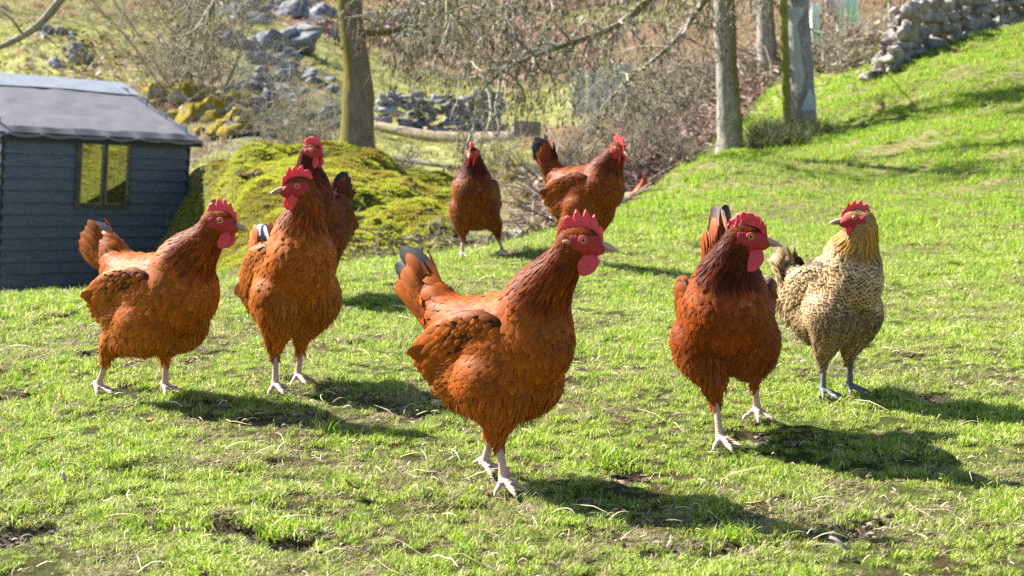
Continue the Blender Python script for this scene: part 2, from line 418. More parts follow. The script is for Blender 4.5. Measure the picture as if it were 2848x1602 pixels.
def grass_points(n, y0, y1, power, xm, marg, rng):
    yy = (rng.uniform(0, 1, n)*(y1**power-y0**power)+y0**power)**(1/power)
    xx = rng.uniform(-1, 1, n)*(xm*yy+marg)
    return xx, yy
def tintf(x, y):
    a = fbm(x*2.3, y*2.3, 51, 3); b = fbm(x*9, y*9, 52, 3)
    return sstep(.44, .67, a*.5+b*.5)
rng = np.random.default_rng(3)
def near_grass():
    x, y = grass_points(112000, 1.25, 7.2, 1.25, .42, .75, rng)
    keep = soil(x, y) < rng.uniform(.12, .5, len(x)); keep &= (fbm(x*16, y*16, 91, 2) > rng.uniform(.10, .32, len(x))) | (y > 4.5); x, y = x[keep], y[keep]
    z = ground_z(x, y); ti = tintf(x, y); r = rng.uniform(0, 1, len(x))
    idx = np.where(r < .15+.5*ti, 2, np.where(r < .55, 0, np.where(r < .75, 3, np.where(r < .95, 1, 4))))
    s = (.50+.10*y)*rng.uniform(.5, 1.3, len(x))*(.45+1.1*fbm(x*6, y*6, 55, 2))
    scatter('grass', np.stack([x, y, z], -1), rng.uniform(0, 6.28, len(x)), s, idx, np.clip(ti*.55*rng.uniform(.2, 1.3, len(x)), 0, 1), clumps('turf', rng), 'short mossy green grass of the meadow with dry patches')
near_grass()
def hill_grass():
    x, y = grass_points(60000, 6.6, 24, 1.0, .46, .5, rng)
    u = 1424+K*x/y
    ok = u > 1640+np.maximum(y-8, 0)*25 - 40*(y < 8)
    ok |= (y < 7.8) 
    x, y = x[ok], y[ok]; z = ground_z(x, y); ti = tintf(x*.5, y*.5)
    r = rng.uniform(0, 1, len(x)); idx = np.where(r < .12+.5*ti, 2, np.where(r < .6, 1, 4))
    s = (.10*y+.5)*rng.uniform(.5, 1.3, len(x))*(.5+fbm(x*2.2, y*2.2, 56, 3))
    scatter('hillside_grass', np.stack([x, y, z], -1), rng.uniform(0, 6.28, len(x)), s, idx, np.clip(ti*.6*rng.uniform(.2, 1.2, len(x)), 0, 1), clumps('hill_turf', rng, 1.3), 'green grass on the bank rising to the right')
hill_grass()
def far_grass():
    x, y = grass_points(40000, 9.5, 75, .8, .52, 1, rng)
    u = 1424+K*x/y
    ok = ~((u > 1640+np.maximum(y-8, 0)*25) & (y < 24)); ok &= ~((u > 640) & (u < 950) & (y > 14) & (y < 38) & (rng.uniform(0, 1, len(y)) < .8)); ok &= ~((u > 430) & (u < 1260) & (y < 14))
    x, y = x[ok], y[ok]; z = ground_z(x, y); n = len(x)
    cc = ground_col(x, y, z); brn = (cc[:, 0] > cc[:, 1]*1.02)
    idx = np.where(brn, 1, 0)
    ps = []
    b = MB(); b.add(*blades(40, .03, .01, .035, .0016, (.2, 1.2), [(.36, .37, .10), (.44, .40, .18), (.26, .28, .07)], rng)); ps.append(b.build('pasture_0', GM, smooth=False))
    b = MB(); b.add(*blades(30, .035, .02, .06, .0018, (.2, 1.3), [(.32, .21, .15), (.22, .15, .10), (.42, .29, .21), (.30, .26, .12)], rng)); ps.append(b.build('pasture_1', GM, smooth=False))
    s = (.075*y+.7)*rng.uniform(.6, 1.4, n)
    scatter('rough_grass', np.stack([x, y, z], -1), rng.uniform(0, 6.28, n), s, idx, rng.uniform(0, .25, n), ps, 'pale pasture grass and dead bracken over the valley and far slope')
far_grass()
def moss_cover():
    x, y = grass_points(60000, 8.0, 14.2, 1.0, .27, 0, rng); u = 1424+K*x/y
    cu_ = cushions(x, y*.8, .52, 21)*.6+cushions(x, y, .24, 24)*.4; ok = (u > 490) & (u < 1255) & (cu_ > rng.uniform(.1, .62, len(u))); x, y = x[ok], y[ok]; z = ground_z(x, y); n = len(x)
    ps = []
    mg = [(.50, .54, .04), (.38, .46, .03), (.52, .50, .09), (.20, .26, .02), (.44, .36, .06)]
    b = MB(); b.add(*blades(60, .03, .006, .022, .0022, (.1, 1.4), mg, rng)); ps.append(b.build('moss_0', GM, smooth=False))
    b = MB(); b.add(*blades(60, .035, .006, .018, .0022, (.1, 1.4), [(.34, .24, .04), (.40, .36, .05), (.20, .2, .02)], rng)); ps.append(b.build('moss_1', GM, smooth=False))
    idx = (fbm(x*2.2, y*2.2, 77) > .56).astype(int)
    scatter('moss', np.stack([x, y, z], -1), rng.uniform(0, 6.28, n), rng.uniform(.5, 1.15, n)*(.6+.8*fbm(x*7, y*7, 78, 2)), idx, np.zeros(n), ps, 'yellow green cushions of moss over the bank beyond the hollow')
moss_cover()
def straw():
    b = MB(); n = 10500
    y = (rng.uniform(0, 1, n)*(6.6**1.3-1.6**1.3)+1.6**1.3)**(1/1.3); x = rng.uniform(-1, 1, n)*(.4*y+.15)
    keep = (tintf(x, y)+rng.uniform(0, 1, n) > .75); x, y = x[keep], y[keep]
    for i in range(len(x)):
        L = rng.choice([.012, .02, .03, .05, .10], p=[.35, .3, .2, .11, .04])*rng.uniform(.7, 1.3); a = rng.uniform(0, 6.28); k = rng.normal(0, .55)
        m = 5; t = np.linspace(0, 1, m); ang = a + k*t
        px_ = x[i]+np.cumsum(np.cos(ang))*L/m; py_ = y[i]+np.cumsum(np.sin(ang))*L/m
        zz = ground_z(px_, py_) + .010 + (.004+.08*L)*np.sin(t*math.pi)*rng.uniform(0, 1) + rng.uniform(0, .008) + rng.normal(0, .16)*L*t
        r = rng.uniform(.0003, .0008)*(1+.12*y[i])
        v, f = tube(np.stack([px_, py_, zz], -1), r*np.array([.7, 1, 1, .8, .3]), 3, False)
        c = np.array(DRY[rng.integers(0, 4)])*rng.uniform(1, 1.45); b.add(v, f, c)
    tag(b.build('dry_straw', m_colattr('straw', .6, .3)), 'pale dry grass stems lying over the turf', kind='stuff')
straw()
def crumbs():
    b = MB(); r = np.random.default_rng(12); iv_, if__ = ico(1)
    for sx, sy, rx, ry in SOIL:
        if sy > 4.5: continue
        for _ in range(int(5000*rx*ry*math.pi*4)):
            x = sx+r.normal(0, .8)*rx; y = sy+r.normal(0, .8)*ry; s = r.choice([.0015, .0025, .004, .007], p=[.4, .33, .2, .07])
            v = iv_*np.array([s, s, s*.7])*(1+.35*r.normal(0, 1, (len(iv_), 1))).clip(.5, 1.6); b.add(v + np.array([x, y, gz(x, y)+s*.3]), if__, np.array([(.15, .11, .08), (.22, .17, .13), (.10, .075, .055), (.30, .25, .20)][r.integers(0, 4)])*r.uniform(.7, 1.3))
    tag(b.build('soil_crumbs', m_colattr('crumb', .95, .1), smooth=False), 'brown crumbs of scratched up soil in the bare patches', kind='stuff')
crumbs()
# ------------------------------------------------------------------ hens
def plume_mat(name, laced=False):
    m, t, b = mat(name, .52, .15)
    c = attr(t, 'col').outputs['Color']; uv = attr(t, 'fuv').outputs['Vector']
    sp = N(t, 'ShaderNodeSeparateXYZ'); t.links.new(uv, sp.inputs[0]); U, V_, R_ = sp.outputs
    au = math_(t, 'ABSOLUTE', U)
    cb = N(t, 'ShaderNodeCombineXYZ')      # barb streaks: run out from the shaft towards the tip
    t.links.new(math_(t, 'MULTIPLY', math_(t, 'MULTIPLY_ADD', au, -.55, V_), 26), cb.inputs[0])
    t.links.new(math_(t, 'MULTIPLY', U, 1.4), cb.inputs[1]); t.links.new(math_(t, 'MULTIPLY', R_, 50), cb.inputs[2])
    st = noise(t, 1.0, cb.outputs[0], 4, .7)
    f = math_(t, 'MULTIPLY_ADD', st, 1.1, .45)
    f = math_(t, 'MULTIPLY', f, math_(t, 'MULTIPLY_ADD', R_, .45, .78))
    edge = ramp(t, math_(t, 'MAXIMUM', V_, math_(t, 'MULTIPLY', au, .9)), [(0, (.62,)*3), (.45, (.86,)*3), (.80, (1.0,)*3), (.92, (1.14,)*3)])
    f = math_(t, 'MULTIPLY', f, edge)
    if laced:
        q = math_(t, 'MULTIPLY_ADD', au, .42, V_)                 # chevrons pointing at the feather tip
        dk = ramp(t, q, [(0, (.35,)*3), (.30, (1,)*3), (.40, (1,)*3), (.46, (0,)*3), (.62, (0,)*3), (.69, (1,)*3), (.84, (1,)*3), (.92, (0,)*3)])
        dk = math_(t, 'MULTIPLY', dk, attr(t, 'col').outputs['Alpha'])
        lc = N(t, 'ShaderNodeVectorMath', operation='LENGTH'); 
        hw = N(t, 'ShaderNodeSeparateColor'); t.links.new(c, hw.inputs[0])
        # strongly yellow feathers (neck) keep fewer marks than the buff body feathers
        sat = math_(t, 'SUBTRACT', hw.outputs[0], hw.outputs[2])
        dk = math_(t, 'MULTIPLY', dk, math_(t, 'MULTIPLY_ADD', sat, -5.0, 2.75, clamp=True))
        c = mixc(t, dk, c, (.135, .072, .034))
    v = N(t, 'ShaderNodeVectorMath', operation='SCALE'); t.links.new(c, v.inputs[0]); t.links.new(f, v.inputs['Scale'])
    c = v.outputs[0]; t.links.new(c, b.inputs['Base Color'])
    bump(t, b, st, .25, .0015)
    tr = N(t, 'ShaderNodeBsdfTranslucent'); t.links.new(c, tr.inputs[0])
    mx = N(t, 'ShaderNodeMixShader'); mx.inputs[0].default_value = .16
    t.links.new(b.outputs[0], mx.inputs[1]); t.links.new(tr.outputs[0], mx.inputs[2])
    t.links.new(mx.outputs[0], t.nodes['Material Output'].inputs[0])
    return m
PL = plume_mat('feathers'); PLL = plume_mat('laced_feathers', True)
def skin_mat(name, col, col2, scale=260, rough=.45, sss=.15):
    m, t, b = mat(name, rough, .4); n = noise(t, scale, objco(t), 4)
    t.links.new(mixc(t, n, col, col2), b.inputs['Base Color'])
    b.inputs['Subsurface Weight'].default_value = sss; b.inputs['Subsurface Radius'].default_value = (.012, .003, .002)
    b.inputs['Subsurface Scale'].default_value = .5
    bump(t, b, noise(t, scale*.9, objco(t), 4, .7), .8, .0022); return m
RED = skin_mat('red_comb_skin', (.56, .014, .024), (.92, .12, .15), 330, .38, .25); FACE = skin_mat('red_face_skin', (.52, .035, .03), (.36, .02, .02), 420, .55)
m_, t_, b_ = mat('shank_scales', .5, .4); PINKLEG = m_
wv = N(t_, 'ShaderNodeTexWave'); wv.bands_direction = 'Z'; wv.inputs['Scale'].default_value = 95; wv.inputs['Distortion'].default_value = 1.5
t_.links.new(objco(t_), wv.inputs['Vector']); t_.links.new(mixc(t_, wv.outputs[1], (.42, .25, .20), (.62, .46, .40)), b_.inputs['Base Color']); bump(t_, b_, wv.outputs[1], .6, .001)
m_, t_, b_ = mat('slate_shank_scales', .5, .4); GREYLEG = m_
wv = N(t_, 'ShaderNodeTexWave'); wv.bands_direction = 'Z'; wv.inputs['Scale'].default_value = 95; wv.inputs['Distortion'].default_value = 1.5
t_.links.new(objco(t_), wv.inputs['Vector']); t_.links.new(mixc(t_, wv.outputs[1], (.10, .105, .11), (.19, .19, .19)), b_.inputs['Base Color']); bump(t_, b_, wv.outputs[1], .6, .001)
BEAK = simple('beak_horn', (.55, .36, .26), (.42, .27, .2), 120, .35, .2, .001, .5)
m_, t_, b_ = mat('eye_iris', .08, .6); EYE = m_
sp_ = N(t_, 'ShaderNodeSeparateXYZ'); t_.links.new(attr(t_, 'fuv').outputs['Vector'], sp_.inputs[0])
t_.links.new(ramp(t_, sp_.outputs[0], [(0, (.004, .003, .003)), (.40, (.006, .004, .003)), (.46, (.50, .22, .05)), (.8, (.62, .36, .12)), (.92, (.08, .03, .02))]), b_.inputs['Base Color'])
PALE = simple('ear_tuft', (.42, .22, .12), (.5, .3, .18), 200)
PALE2 = simple('pale_earlobe', (.75, .66, .55), (.8, .72, .62), 200)
SHBASE = m_colattr('plumage_base', .85, .1)

def rotm(axis, a):
    return np.array(Matrix.Rotation(a, 3, axis))
def rot_to(x):                                  # frame whose x axis is x, z as upright as possible
    x = np.asarray(x, float)/np.linalg.norm(x); y = np.cross([0, 0, 1], x); y /= np.linalg.norm(y); return np.stack([x, y, np.cross(x, y)], 1)

# feather template
FT = np.array([0, .2, .45, .70, .88, 1.0]); FSs = np.array([-1, 0, 1.])
def feathers(b, root, D, Nn, L, W, lift, col, rnd, tipcol=None, tipat=.6, camber=.25, curl=0.0, point=.0, bendv=None, bvh=None):
    n = len(root); L = np.broadcast_to(L, (n,)); W = np.broadcast_to(W, (n,)); lift = np.broadcast_to(lift, (n,)); curl = np.broadcast_to(curl, (n,))
    S = np.cross(Nn, D); S /= np.linalg.norm(S, axis=1, keepdims=True)+1e-9
    prof = {0: np.array([.35, .75, 1.0, 1.0, .78, .22]), 1: np.array([.5, .9, 1.0, .8, .48, .03]), 2: np.array([.6, .9, 1.0, 1.0, .86, .35])}[int(point)]
    rows = []; uvs = []; cs = []
    if bvh is not None:                      # lay every feather along the skin under it
        cen = []; nrm = []; dirs = []; cur = root.copy(); dd = D.copy(); nn_ = Nn.copy(); tprev = 0
        for t in FT:
            cur = cur + dd*(L*(t-tprev))[:, None]; tprev = t
            P2 = np.empty_like(cur); N2 = np.empty_like(cur)
            for i in range(n):
                co, no, ix, ds = bvh.find_nearest(cur[i]); P2[i] = co; N2[i] = no
            nn_ = nn_*.4 + N2*.6; nn_ /= np.linalg.norm(nn_, axis=1, keepdims=True)
            dd = dd - nn_*np.sum(dd*nn_, 1)[:, None]; dd /= np.linalg.norm(dd, axis=1, keepdims=True)+1e-9
            cur = P2; cen.append(P2); nrm.append(nn_.copy()); dirs.append(dd.copy())
    col = np.asarray(col, float); col = np.broadcast_to(col, (n, 3))
    for t, pw in zip(FT, prof):
        for s in FSs:
            if bvh is not None:
                k_ = list(FT).index(t); S2 = np.cross(nrm[k_], dirs[k_])
                p = cen[k_] + S2*(W*.5*pw*s)[:, None] + nrm[k_]*(.0004 + L*lift*t*(1.2-.4*t) - camber*W*.5*pw*s*s*.6)[:, None]
            else: p = root + D*(L*t)[:, None] + S*(W*.5*pw*s)[:, None] + Nn*(L*(lift*t*(1.25-.55*t)) - camber*W*.5*pw*s*s)[:, None] - Nn*(curl*L*t*t)[:, None]
            if bendv is not None: p = p + np.asarray(bendv)*(L*t*t)[:, None]
            rows.append(p); uvs.append(np.stack([np.full(n, s*pw), np.full(n, t), rnd], -1))
            if tipcol is None: cs.append(col)
            else: k = float(sstep(tipat-.1, tipat+.1, t)); cs.append(col*(1-k)+np.asarray(tipcol)*k)
    V = np.stack(rows, 1); U = np.stack(uvs, 1); Cc = np.stack(cs, 1); nr = len(FT)
    f = []
    for i in range(nr-1):
        for j in range(2): a = i*3+j; f.append([a, a+1, a+4, a+3])
    F = (np.arange(n)[:, None, None]*(nr*3) + np.array(f)[None]).reshape(-1, 4)
    b.add(V.reshape(-1, 3), F, Cc.reshape(-1, 3), U.reshape(-1, 3))

def poisson(P_, Rr):
    """greedy thinning of the points to the per-point spacing Rr"""
    from collections import defaultdict
    cell = float(np.max(Rr)); g = defaultdict(list); keep = []
    q = np.floor(P_/cell).astype(int)
    for i in range(len(P_)):
        a, b, c = q[i]; p = P_[i]; r2 = Rr[i]**2; ok = True
        for da in (-1, 0, 1):
            for db in (-1, 0, 1):
                for dc in (-1, 0, 1):
                    for k in g.get((a+da, b+db, c+dc), ()):
                        w_ = P_[k]; 
                        if (w_[0]-p[0])**2+(w_[1]-p[1])**2+(w_[2]-p[2])**2 < r2: ok = False; break
                    if not ok: break
                if not ok: break
            if not ok: break
        if ok: g[(a, b, c)].append(i); keep.append(i)
    return np.array(keep)

def hen(label, feet, yaw, bc=(0, .245), pitch=12, head=(.13, 0, .40), hyaw=0, hpitch=-5, comb=1.0, ctype=0, tail=60, tdark=.55, tspread=30, tilt=0,
        cb=(.40, .135, .035), cn=(.30, .075, .018), fl=(.46, .17, .05), leg=None, seed=1, lod=1.0, laced=False, scale=1.0, wattle=1.0, legyaw=(0, 0), tailcol=(.022, .024, .032), neckr=1.0, tyaw=0, bend=0., roll=0, tlen=1.0, breast=1.0, chest_tint=None, slim=1.0):
    r = np.random.default_rng(seed); leg = leg or PINKLEG
    feet = [np.asarray(f, float) for f in feet]; mid = (feet[0]+feet[1])/2
    root = empty('hen', tuple(mid), math.radians(yaw)); root.scale = (scale,)*3
    tag(root, label, 'hen', 'brown hens and one speckled hen on the meadow')
    Rz = rotm('Z', -math.radians(yaw)); fl_ = [(Rz@(f-mid))/scale for f in feet]
    fl_.sort(key=lambda q: -q[1])                       # left foot (y>0) first
    T = rotm('Y', -math.radians(pitch))@rotm('X', math.radians(roll)); oc = np.array([bc[0], bc[2] if len(bc) > 2 else 0, bc[1]])
    tp = lambda p: oc + T@(np.asarray(p, float)*np.array([.93, slim, 1]))
    balls = []
    def ball(c, rad, R=None, inT=True): balls.append((tp(c) if inT else np.asarray(c, float), np.asarray(rad, float)*np.array([1, slim if inT else 1, 1]), (T if inT else np.eye(3)) if R is None else R))
    ball((0, 0, 0), (.128, .090, .088)); ball((-.03, 0, -.03), (.100, .088, .088)); ball((.070, 0, .002), (.078*breast, .082*breast, .086*breast)); ball((-.075, 0, -.038), (.078, .086, .076)); ball((-.105, 0, -.045), (.058, .066, .056))
    ball((-.08, 0, .035), (.08, .062, .055)); ball((-.125, 0, .050), (.062, .046, .046), T@rotm('Y', math.radians(35))); ball((-.155, 0, .085), (.048, .032, .036), T@rotm('Y', math.radians(50))); ball((-.172, 0, .108), (.036, .022, .028), T@rotm('Y', math.radians(60)))
    # neck
    H = np.array(head, float); hy = math.radians(hyaw-yaw); hp = math.radians(hpitch)
    Rh = rotm('Z', hy)@rotm('Y', -hp)@rotm('X', math.radians(tilt)); hd = Rh[:, 0]
    n0 = tp((.078, 0, .03)); n3 = H - hd*.014 - Rh[:, 2]*.006
    dist = np.linalg.norm(n3-n0)
    n1 = n0 + T@np.array([.32, 0, .95])*dist*.42; n2 = n3 + (-hd*.25+np.array([0, 0, -.95]) )*dist*.38 - np.array([bend, 0, 0])
    nk = bez(n0, n1, n2, n3, 26); tn = np.linspace(0, 1, 26); nr = (.0275 + .043*(1-tn)**1.3)*neckr
    for p, q in zip(nk, nr): ball(p, (q, q, q), inT=False)
    balls.append((H, np.array([.036, .0215, .0245]), Rh)); balls.append((H+Rh@np.array([.02, 0, -.006]), np.array([.024, .015, .015]), Rh))
    # legs
    legs = []
    for f, sgn in zip(fl_, (1, -1)):
        hip = tp((.0, sgn*.041, -.055)); hock = f + (hip-f)*np.array([.28, .32, 0]); hock[2] = f[2]+.088 + np.clip(.0, 0, .02)
        hock = hock + np.array([-.010, 0, 0]); ank = f + np.array([0, 0, .012])
        knee = hip + np.array([.015, sgn*.004, -.03])
        for t in np.linspace(0, 1, 12):
            p = bez(hip, knee, hock+np.array([.012, 0, .05]), hock, 12)[int(t*11)]; q = .053*(1-t)**.9+.0125
            ball(p, (q*1.1, q*.95, q), inT=False)
        legs.append((f, hock, ank))
    b = MB(); iv, if_ = ico(3)
    for c, rad, R in balls: b.add((iv*rad)@R.T + c, if_)
    for (f, hock, ank), ly in zip(legs, legyaw):
        t = np.linspace(0, 1, 8)[:, None]; sh = hock*(1-t)+ank*t + np.array([.004, 0, 0])*np.sin(t*math.pi)
        v, ff = tube(sh, np.array([.0115, .0085, .0075, .0072, .0072, .0074, .0084, .0100]), 10); b.add(v, ff)
        for a, Lt, rr in ((0, .060, .0062), (36, .050, .0056), (-36, .050, .0056), (175, .024, .005)):
            a = math.radians(a+ly); dr = np.array([math.cos(a), math.sin(a), 0]); st = ank + np.array([0, 0, .0 if Lt > .03 else .008])
            gx = [st, st+dr*Lt*.3+np.array([0, 0, .003]), st+dr*Lt*.6+np.array([0, 0, -.003]), st+dr*Lt*.85+np.array([0, 0, -.005]), st+dr*Lt*1.05+np.array([0, 0, -.012])]
            v, ff = tube(spline(gx, 9), np.array([1.15, 1.05, .95, 1.02, .9, .95, .85, .6, .3])*rr, 8); b.add(v, ff)
    tmp = b.build('tmp', SHBASE)
    md = tmp.modifiers.new('r', 'REMESH'); md.mode = 'VOXEL'; md.voxel_size = .0026 if lod > .6 else .005
    dg = bpy.context.evaluated_depsgraph_get(); ev = tmp.evaluated_get(dg); me = ev.to_mesh()
    V = np.empty(len(me.vertices)*3); me.vertices.foreach_get('co', V); V = V.reshape(-1, 3)
    Q = np.array([list(p.vertices) if len(p.vertices) == 4 else list(p.vertices)+[p.vertices[-1]] for p in me.polygons]); E = np.empty(len(me.edges)*2, int); me.edges.foreach_get('vertices', E); E = E.reshape(-1, 2)
    ev.to_mesh_clear(); bpy.data.objects.remove(tmp)
    # smoothing: strong on the trunk, light on head and legs
    dh = np.linalg.norm(V-H, axis=1)
    hz = min(l[1][2] for l in legs)
    wgt = sstep(hz-.002, hz+.03, V[:, 2])*sstep(.045, .07, dh)*.9 + .08
    deg = np.bincount(E.ravel(), minlength=len(V)).astype(float)[:, None]
    for it in range(44):
        acc = np.zeros_like(V)
        for k in range(3):
            acc[:, k] = np.bincount(E[:, 0], V[E[:, 1], k], len(V)) + np.bincount(E[:, 1], V[E[:, 0], k], len(V))
        V = V + (acc/deg-V)*wgt[:, None]*.6
    # classification
    lh = (V-H)@Rh
    face = ~((lh[:, 0] < -.001+.4*np.abs(lh[:, 2])) & (lh[:, 2] < -.012)) & (dh < .05) & (lh[:, 0] > -.016) & (lh[:, 2] < .0135+.10*np.minimum(lh[:, 0], 0)) & (lh[:, 2] > -.030) & ((lh[:, 0] > -.006) | (np.abs(lh[:, 2]-.004) < .013))
    shank = np.zeros(len(V), bool)
    for f, hock, ank in legs:
        ax = hock-ank; tt = np.clip(((V-ank)@ax)/(ax@ax), 0, 1); dd = np.linalg.norm(V-(ank+tt[:, None]*ax), axis=1)
        shank |= (V[:, 2] < hock[2]-.010) & ((dd < .02) | (V[:, 2] < f[2]+.03))
    mi = np.where(shank[Q].all(1), 2, np.where(face[Q].all(1), 1, 0))
    bb = MB()
    colv = np.broadcast_to(np.array(cb)*.5, V.shape)
    for k, m in enumerate((0, 1, 2)):
        pass
    fw = np.clip(np.bincount(Q[mi == 1].ravel(), minlength=len(V))/4., 0, 1)[:, None]
    colv = colv*(1-fw) + np.array([.50, .03, .03])*(.75+.5*fbm(V[:, 0]*500, V[:, 2]*500+V[:, 1]*300, 3, 2))[:, None]*fw
    bb.add(V, Q[mi == 0], colv, mat=0)
    bb.F += [Q[mi == 1], Q[mi == 2]]; bb.M += [np.full((mi == 1).sum(), 1), np.full((mi == 2).sum(), 2)]
    # quads that are really triangles
    FF = []; MM = []
    for a, m in zip(bb.F, bb.M):
        tri = a[:, 2] == a[:, 3]; FF += [a[~tri], a[tri][:, :3]]; MM += [m[~tri], m[tri]]
    bb.F = [x for x in FF if len(x)]; bb.M = [m for x, m in zip(FF, MM) if len(x)]
    bb.build('body', [SHBASE, FACE, leg], root)
    from mathutils.bvhtree import BVHTree
    bv_ = BVHTree.FromPolygons(V.tolist(), [list(q) if q[2] != q[3] else list(q[:3]) for q in Q.tolist()])
    # ---------------- feathers
    A = V[Q[:, 0]]; B = V[Q[:, 1]]; Cq = V[Q[:, 2]]; Dq = V[Q[:, 3]]
    fn = np.cross(Cq-A, Dq-B); ar = np.linalg.norm(fn, axis=1); fn /= ar[:, None]+1e-12
    ok = mi == 0; pr = ar*ok; pr /= pr.sum()
    # vertex normals for smooth sampling
    vnm = np.zeros_like(V)
    for k in range(4): 
        for c in range(3): vnm[:, c] += np.bincount(Q[:, k], fn[:, c], len(V))
    vnm /= np.linalg.norm(vnm, axis=1, keepdims=True)+1e-9
    M_ = int(34000*lod); fi = r.choice(len(Q), M_, p=pr); u, v = r.uniform(0, 1, (2, M_, 1))
    pts = (A[fi]*(1-u)+B[fi]*u)*(1-v) + (Dq[fi]*(1-u)+Cq[fi]*u)*v
    nm = (vnm[Q[fi, 0]]*(1-u)+vnm[Q[fi, 1]]*u)*(1-v) + (vnm[Q[fi, 3]]*(1-u)+vnm[Q[fi, 2]]*u)*v; nm /= np.linalg.norm(nm, axis=1, keepdims=True)
    d2 = np.linalg.norm(pts[:, None]-nk[None], axis=2) - nr[None]*1.0; ti = d2.argmin(1); tv = tn[ti]
    tang = np.gradient(nk, axis=0); tang /= np.linalg.norm(tang, axis=1, keepdims=True)
    tl = (pts-oc)@T                                            # torso coordinates
    dh = np.linalg.norm(pts-H, axis=1)
    wneck = sstep(.10, .5, tv)*(1-sstep(.012, .03, d2.min(1)))
    # the hackle spreads as a cape over the shoulders
    whead = 1-sstep(.032, .046, dh)
    flow_b = np.stack([-1+0*tl[:, 0], 0*tl[:, 0], -.28+0*tl[:, 0]], -1)@T.T
    wbr = sstep(.02, .10, tl[:, 0])*(1-wneck)
    flow_b = flow_b*(1-wbr[:, None]) + np.array([-.45, 0, -1.])*wbr[:, None]
    wth = sstep(.03, .075, -tl[:, 2])*(1-sstep(-.09, -.04, -tl[:, 0]))*0+ (tl[:, 2] < -.075)*1.0
    flow_b = flow_b*(1-wth[:, None]) + np.array([-.25, 0, -1.])*wth[:, None]
    flow = flow_b*(1-wneck[:, None]) - tang[ti]*wneck[:, None]
    flow = flow*(1-whead[:, None]) + (-hd-np.array([0, 0, .35]))*whead[:, None]
    flow = flow + r.normal(0, .10, flow.shape)
    D = flow - nm*np.sum(flow*nm, 1)[:, None]; D /= np.linalg.norm(D, axis=1, keepdims=True)+1e-9
    wtail = sstep(.10, .15, -tl[:, 0])*sstep(.03, .06, tl[:, 2]); wback = sstep(.0, .05, tl[:, 2])*(1-wneck)
    wfl = sstep(.015, .06, -tl[:, 0])*sstep(-.02, .02, -tl[:, 2]-.005)
    wfl = np.maximum(wfl, wth*.9)
    sp = .0069 - .0034*wneck - .0042*whead + .0012*wback + .004*wtail - .001*wfl + (.0022*(1-wneck)*(1-wfl) if laced else 0)
    sp = np.maximum(sp, .0026)/max(.45, lod)**.5
    keep = poisson(pts, sp)
    pts, nm, D, tv, tl, wneck, whead, wtail, wback, wfl, wbr, dh = [a[keep] for a in (pts, nm, D, tv, tl, wneck, whead, wtail, wback, wfl, wbr, dh)]
    n = len(pts); sc1 = 1/max(.45, lod)**.5
    L = (.021 + .013*wneck + .010*wback + .030*wtail + .008*wfl)*(1-.72*whead)*(1-.45*sstep(.55, .95, tv)*wneck)*r.uniform(.8, 1.2, n)
    W = (.0118 - .0070*wneck + .005*wback + .010*wtail - .0050*wfl + (.0065*(1-wneck)*(1-wfl) if laced else 0))*(1-.66*whead)*(1-.25*sstep(.55, .95, tv)*wneck)*r.uniform(.85, 1.15, n)*sc1
    lift = np.clip(.13 + .08*wfl*r.uniform(-.5, 2.2, n) + .0*wneck, .05, .5)*r.uniform(.6, 1.4, n)
    cbn, cnn, flc = np.array(cb), np.array(cn), np.array(fl)
    col = cbn*(1-wneck[:, None]) + cnn*wneck[:, None]
    col = col*(1-.6*wfl[:, None]) + flc*.6*wfl[:, None]
    col = col*(1-whead[:, None]) + (cnn*1.1)*whead[:, None]
    if chest_tint is not None: col = col*(1-.8*wbr[:, None]*(1-wneck[:, None])) + np.array(chest_tint)*.8*wbr[:, None]*(1-wneck[:, None])
    patch = fbm(tl[:, 0]*22+seed, tl[:, 2]*22+tl[:, 1]*9, 5, 3); col = col*(.72+.56*patch)[:, None]
    col = col*r.normal(1, .07, n)[:, None].clip(.75, 1.3); col[:, 1] *= r.normal(1, .07, n).clip(.8, 1.25)
    pale = r.uniform(0, 1, n) < .012; 
    if not laced: col[pale] = np.minimum(col[pale]*1.4+.02, .75)
    col = col*np.exp(r.normal(0, .12 if laced else .32, n)*wneck*(1-whead))[:, None]
    rnd = r.uniform(0, 1, n); pb = MB()
    nkm = wneck > .55
    tip = None
    for msk, pt in ((nkm, 1), (~nkm & (wfl > .5), 1), (~nkm & (wfl <= .5), 0)):
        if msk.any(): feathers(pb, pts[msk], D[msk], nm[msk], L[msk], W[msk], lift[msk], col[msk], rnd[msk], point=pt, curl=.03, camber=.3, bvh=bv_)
    # downy loose strands over belly, thighs and vent
    mk = (wfl > .25); m2 = np.where(mk)[0]
    if len(m2):
        ii = r.choice(m2, int(len(m2)*1.9)); jt = r.normal(0, .004, (len(ii), 3)); Dj = D[ii]+r.normal(0, .28, (len(ii), 3)); Dj /= np.linalg.norm(Dj, axis=1, keepdims=True)
        feathers(pb, pts[ii]+jt, Dj, nm[ii], r.uniform(.012, .024, len(ii)), r.uniform(.0008, .0018, len(ii))*sc1, r.uniform(.12, .38, len(ii)), col[ii]*r.uniform(.95, 1.3, (len(ii), 1)), rnd[ii], point=1, curl=.15)
    # loose barbs that break up the feather edges everywhere
    if lod > .6 and not laced:
        nb_ = 3400; ii = r.choice(n, nb_); jt = r.normal(0, .0035, (nb_, 3)); Dj = D[ii]+r.normal(0, .14, (nb_, 3)); Dj /= np.linalg.norm(Dj, axis=1, keepdims=True)
        feathers(pb, pts[ii]+jt, Dj, nm[ii], (.017-.011*whead[ii])*r.uniform(.6, 1.3, nb_), r.uniform(.0010, .0024, nb_)*(1-.4*whead[ii]), r.uniform(.16, .34, nb_), col[ii]*np.exp(r.normal(.03, .13, nb_))[:, None], r.uniform(0, 1, nb_), point=1, bvh=bv_)
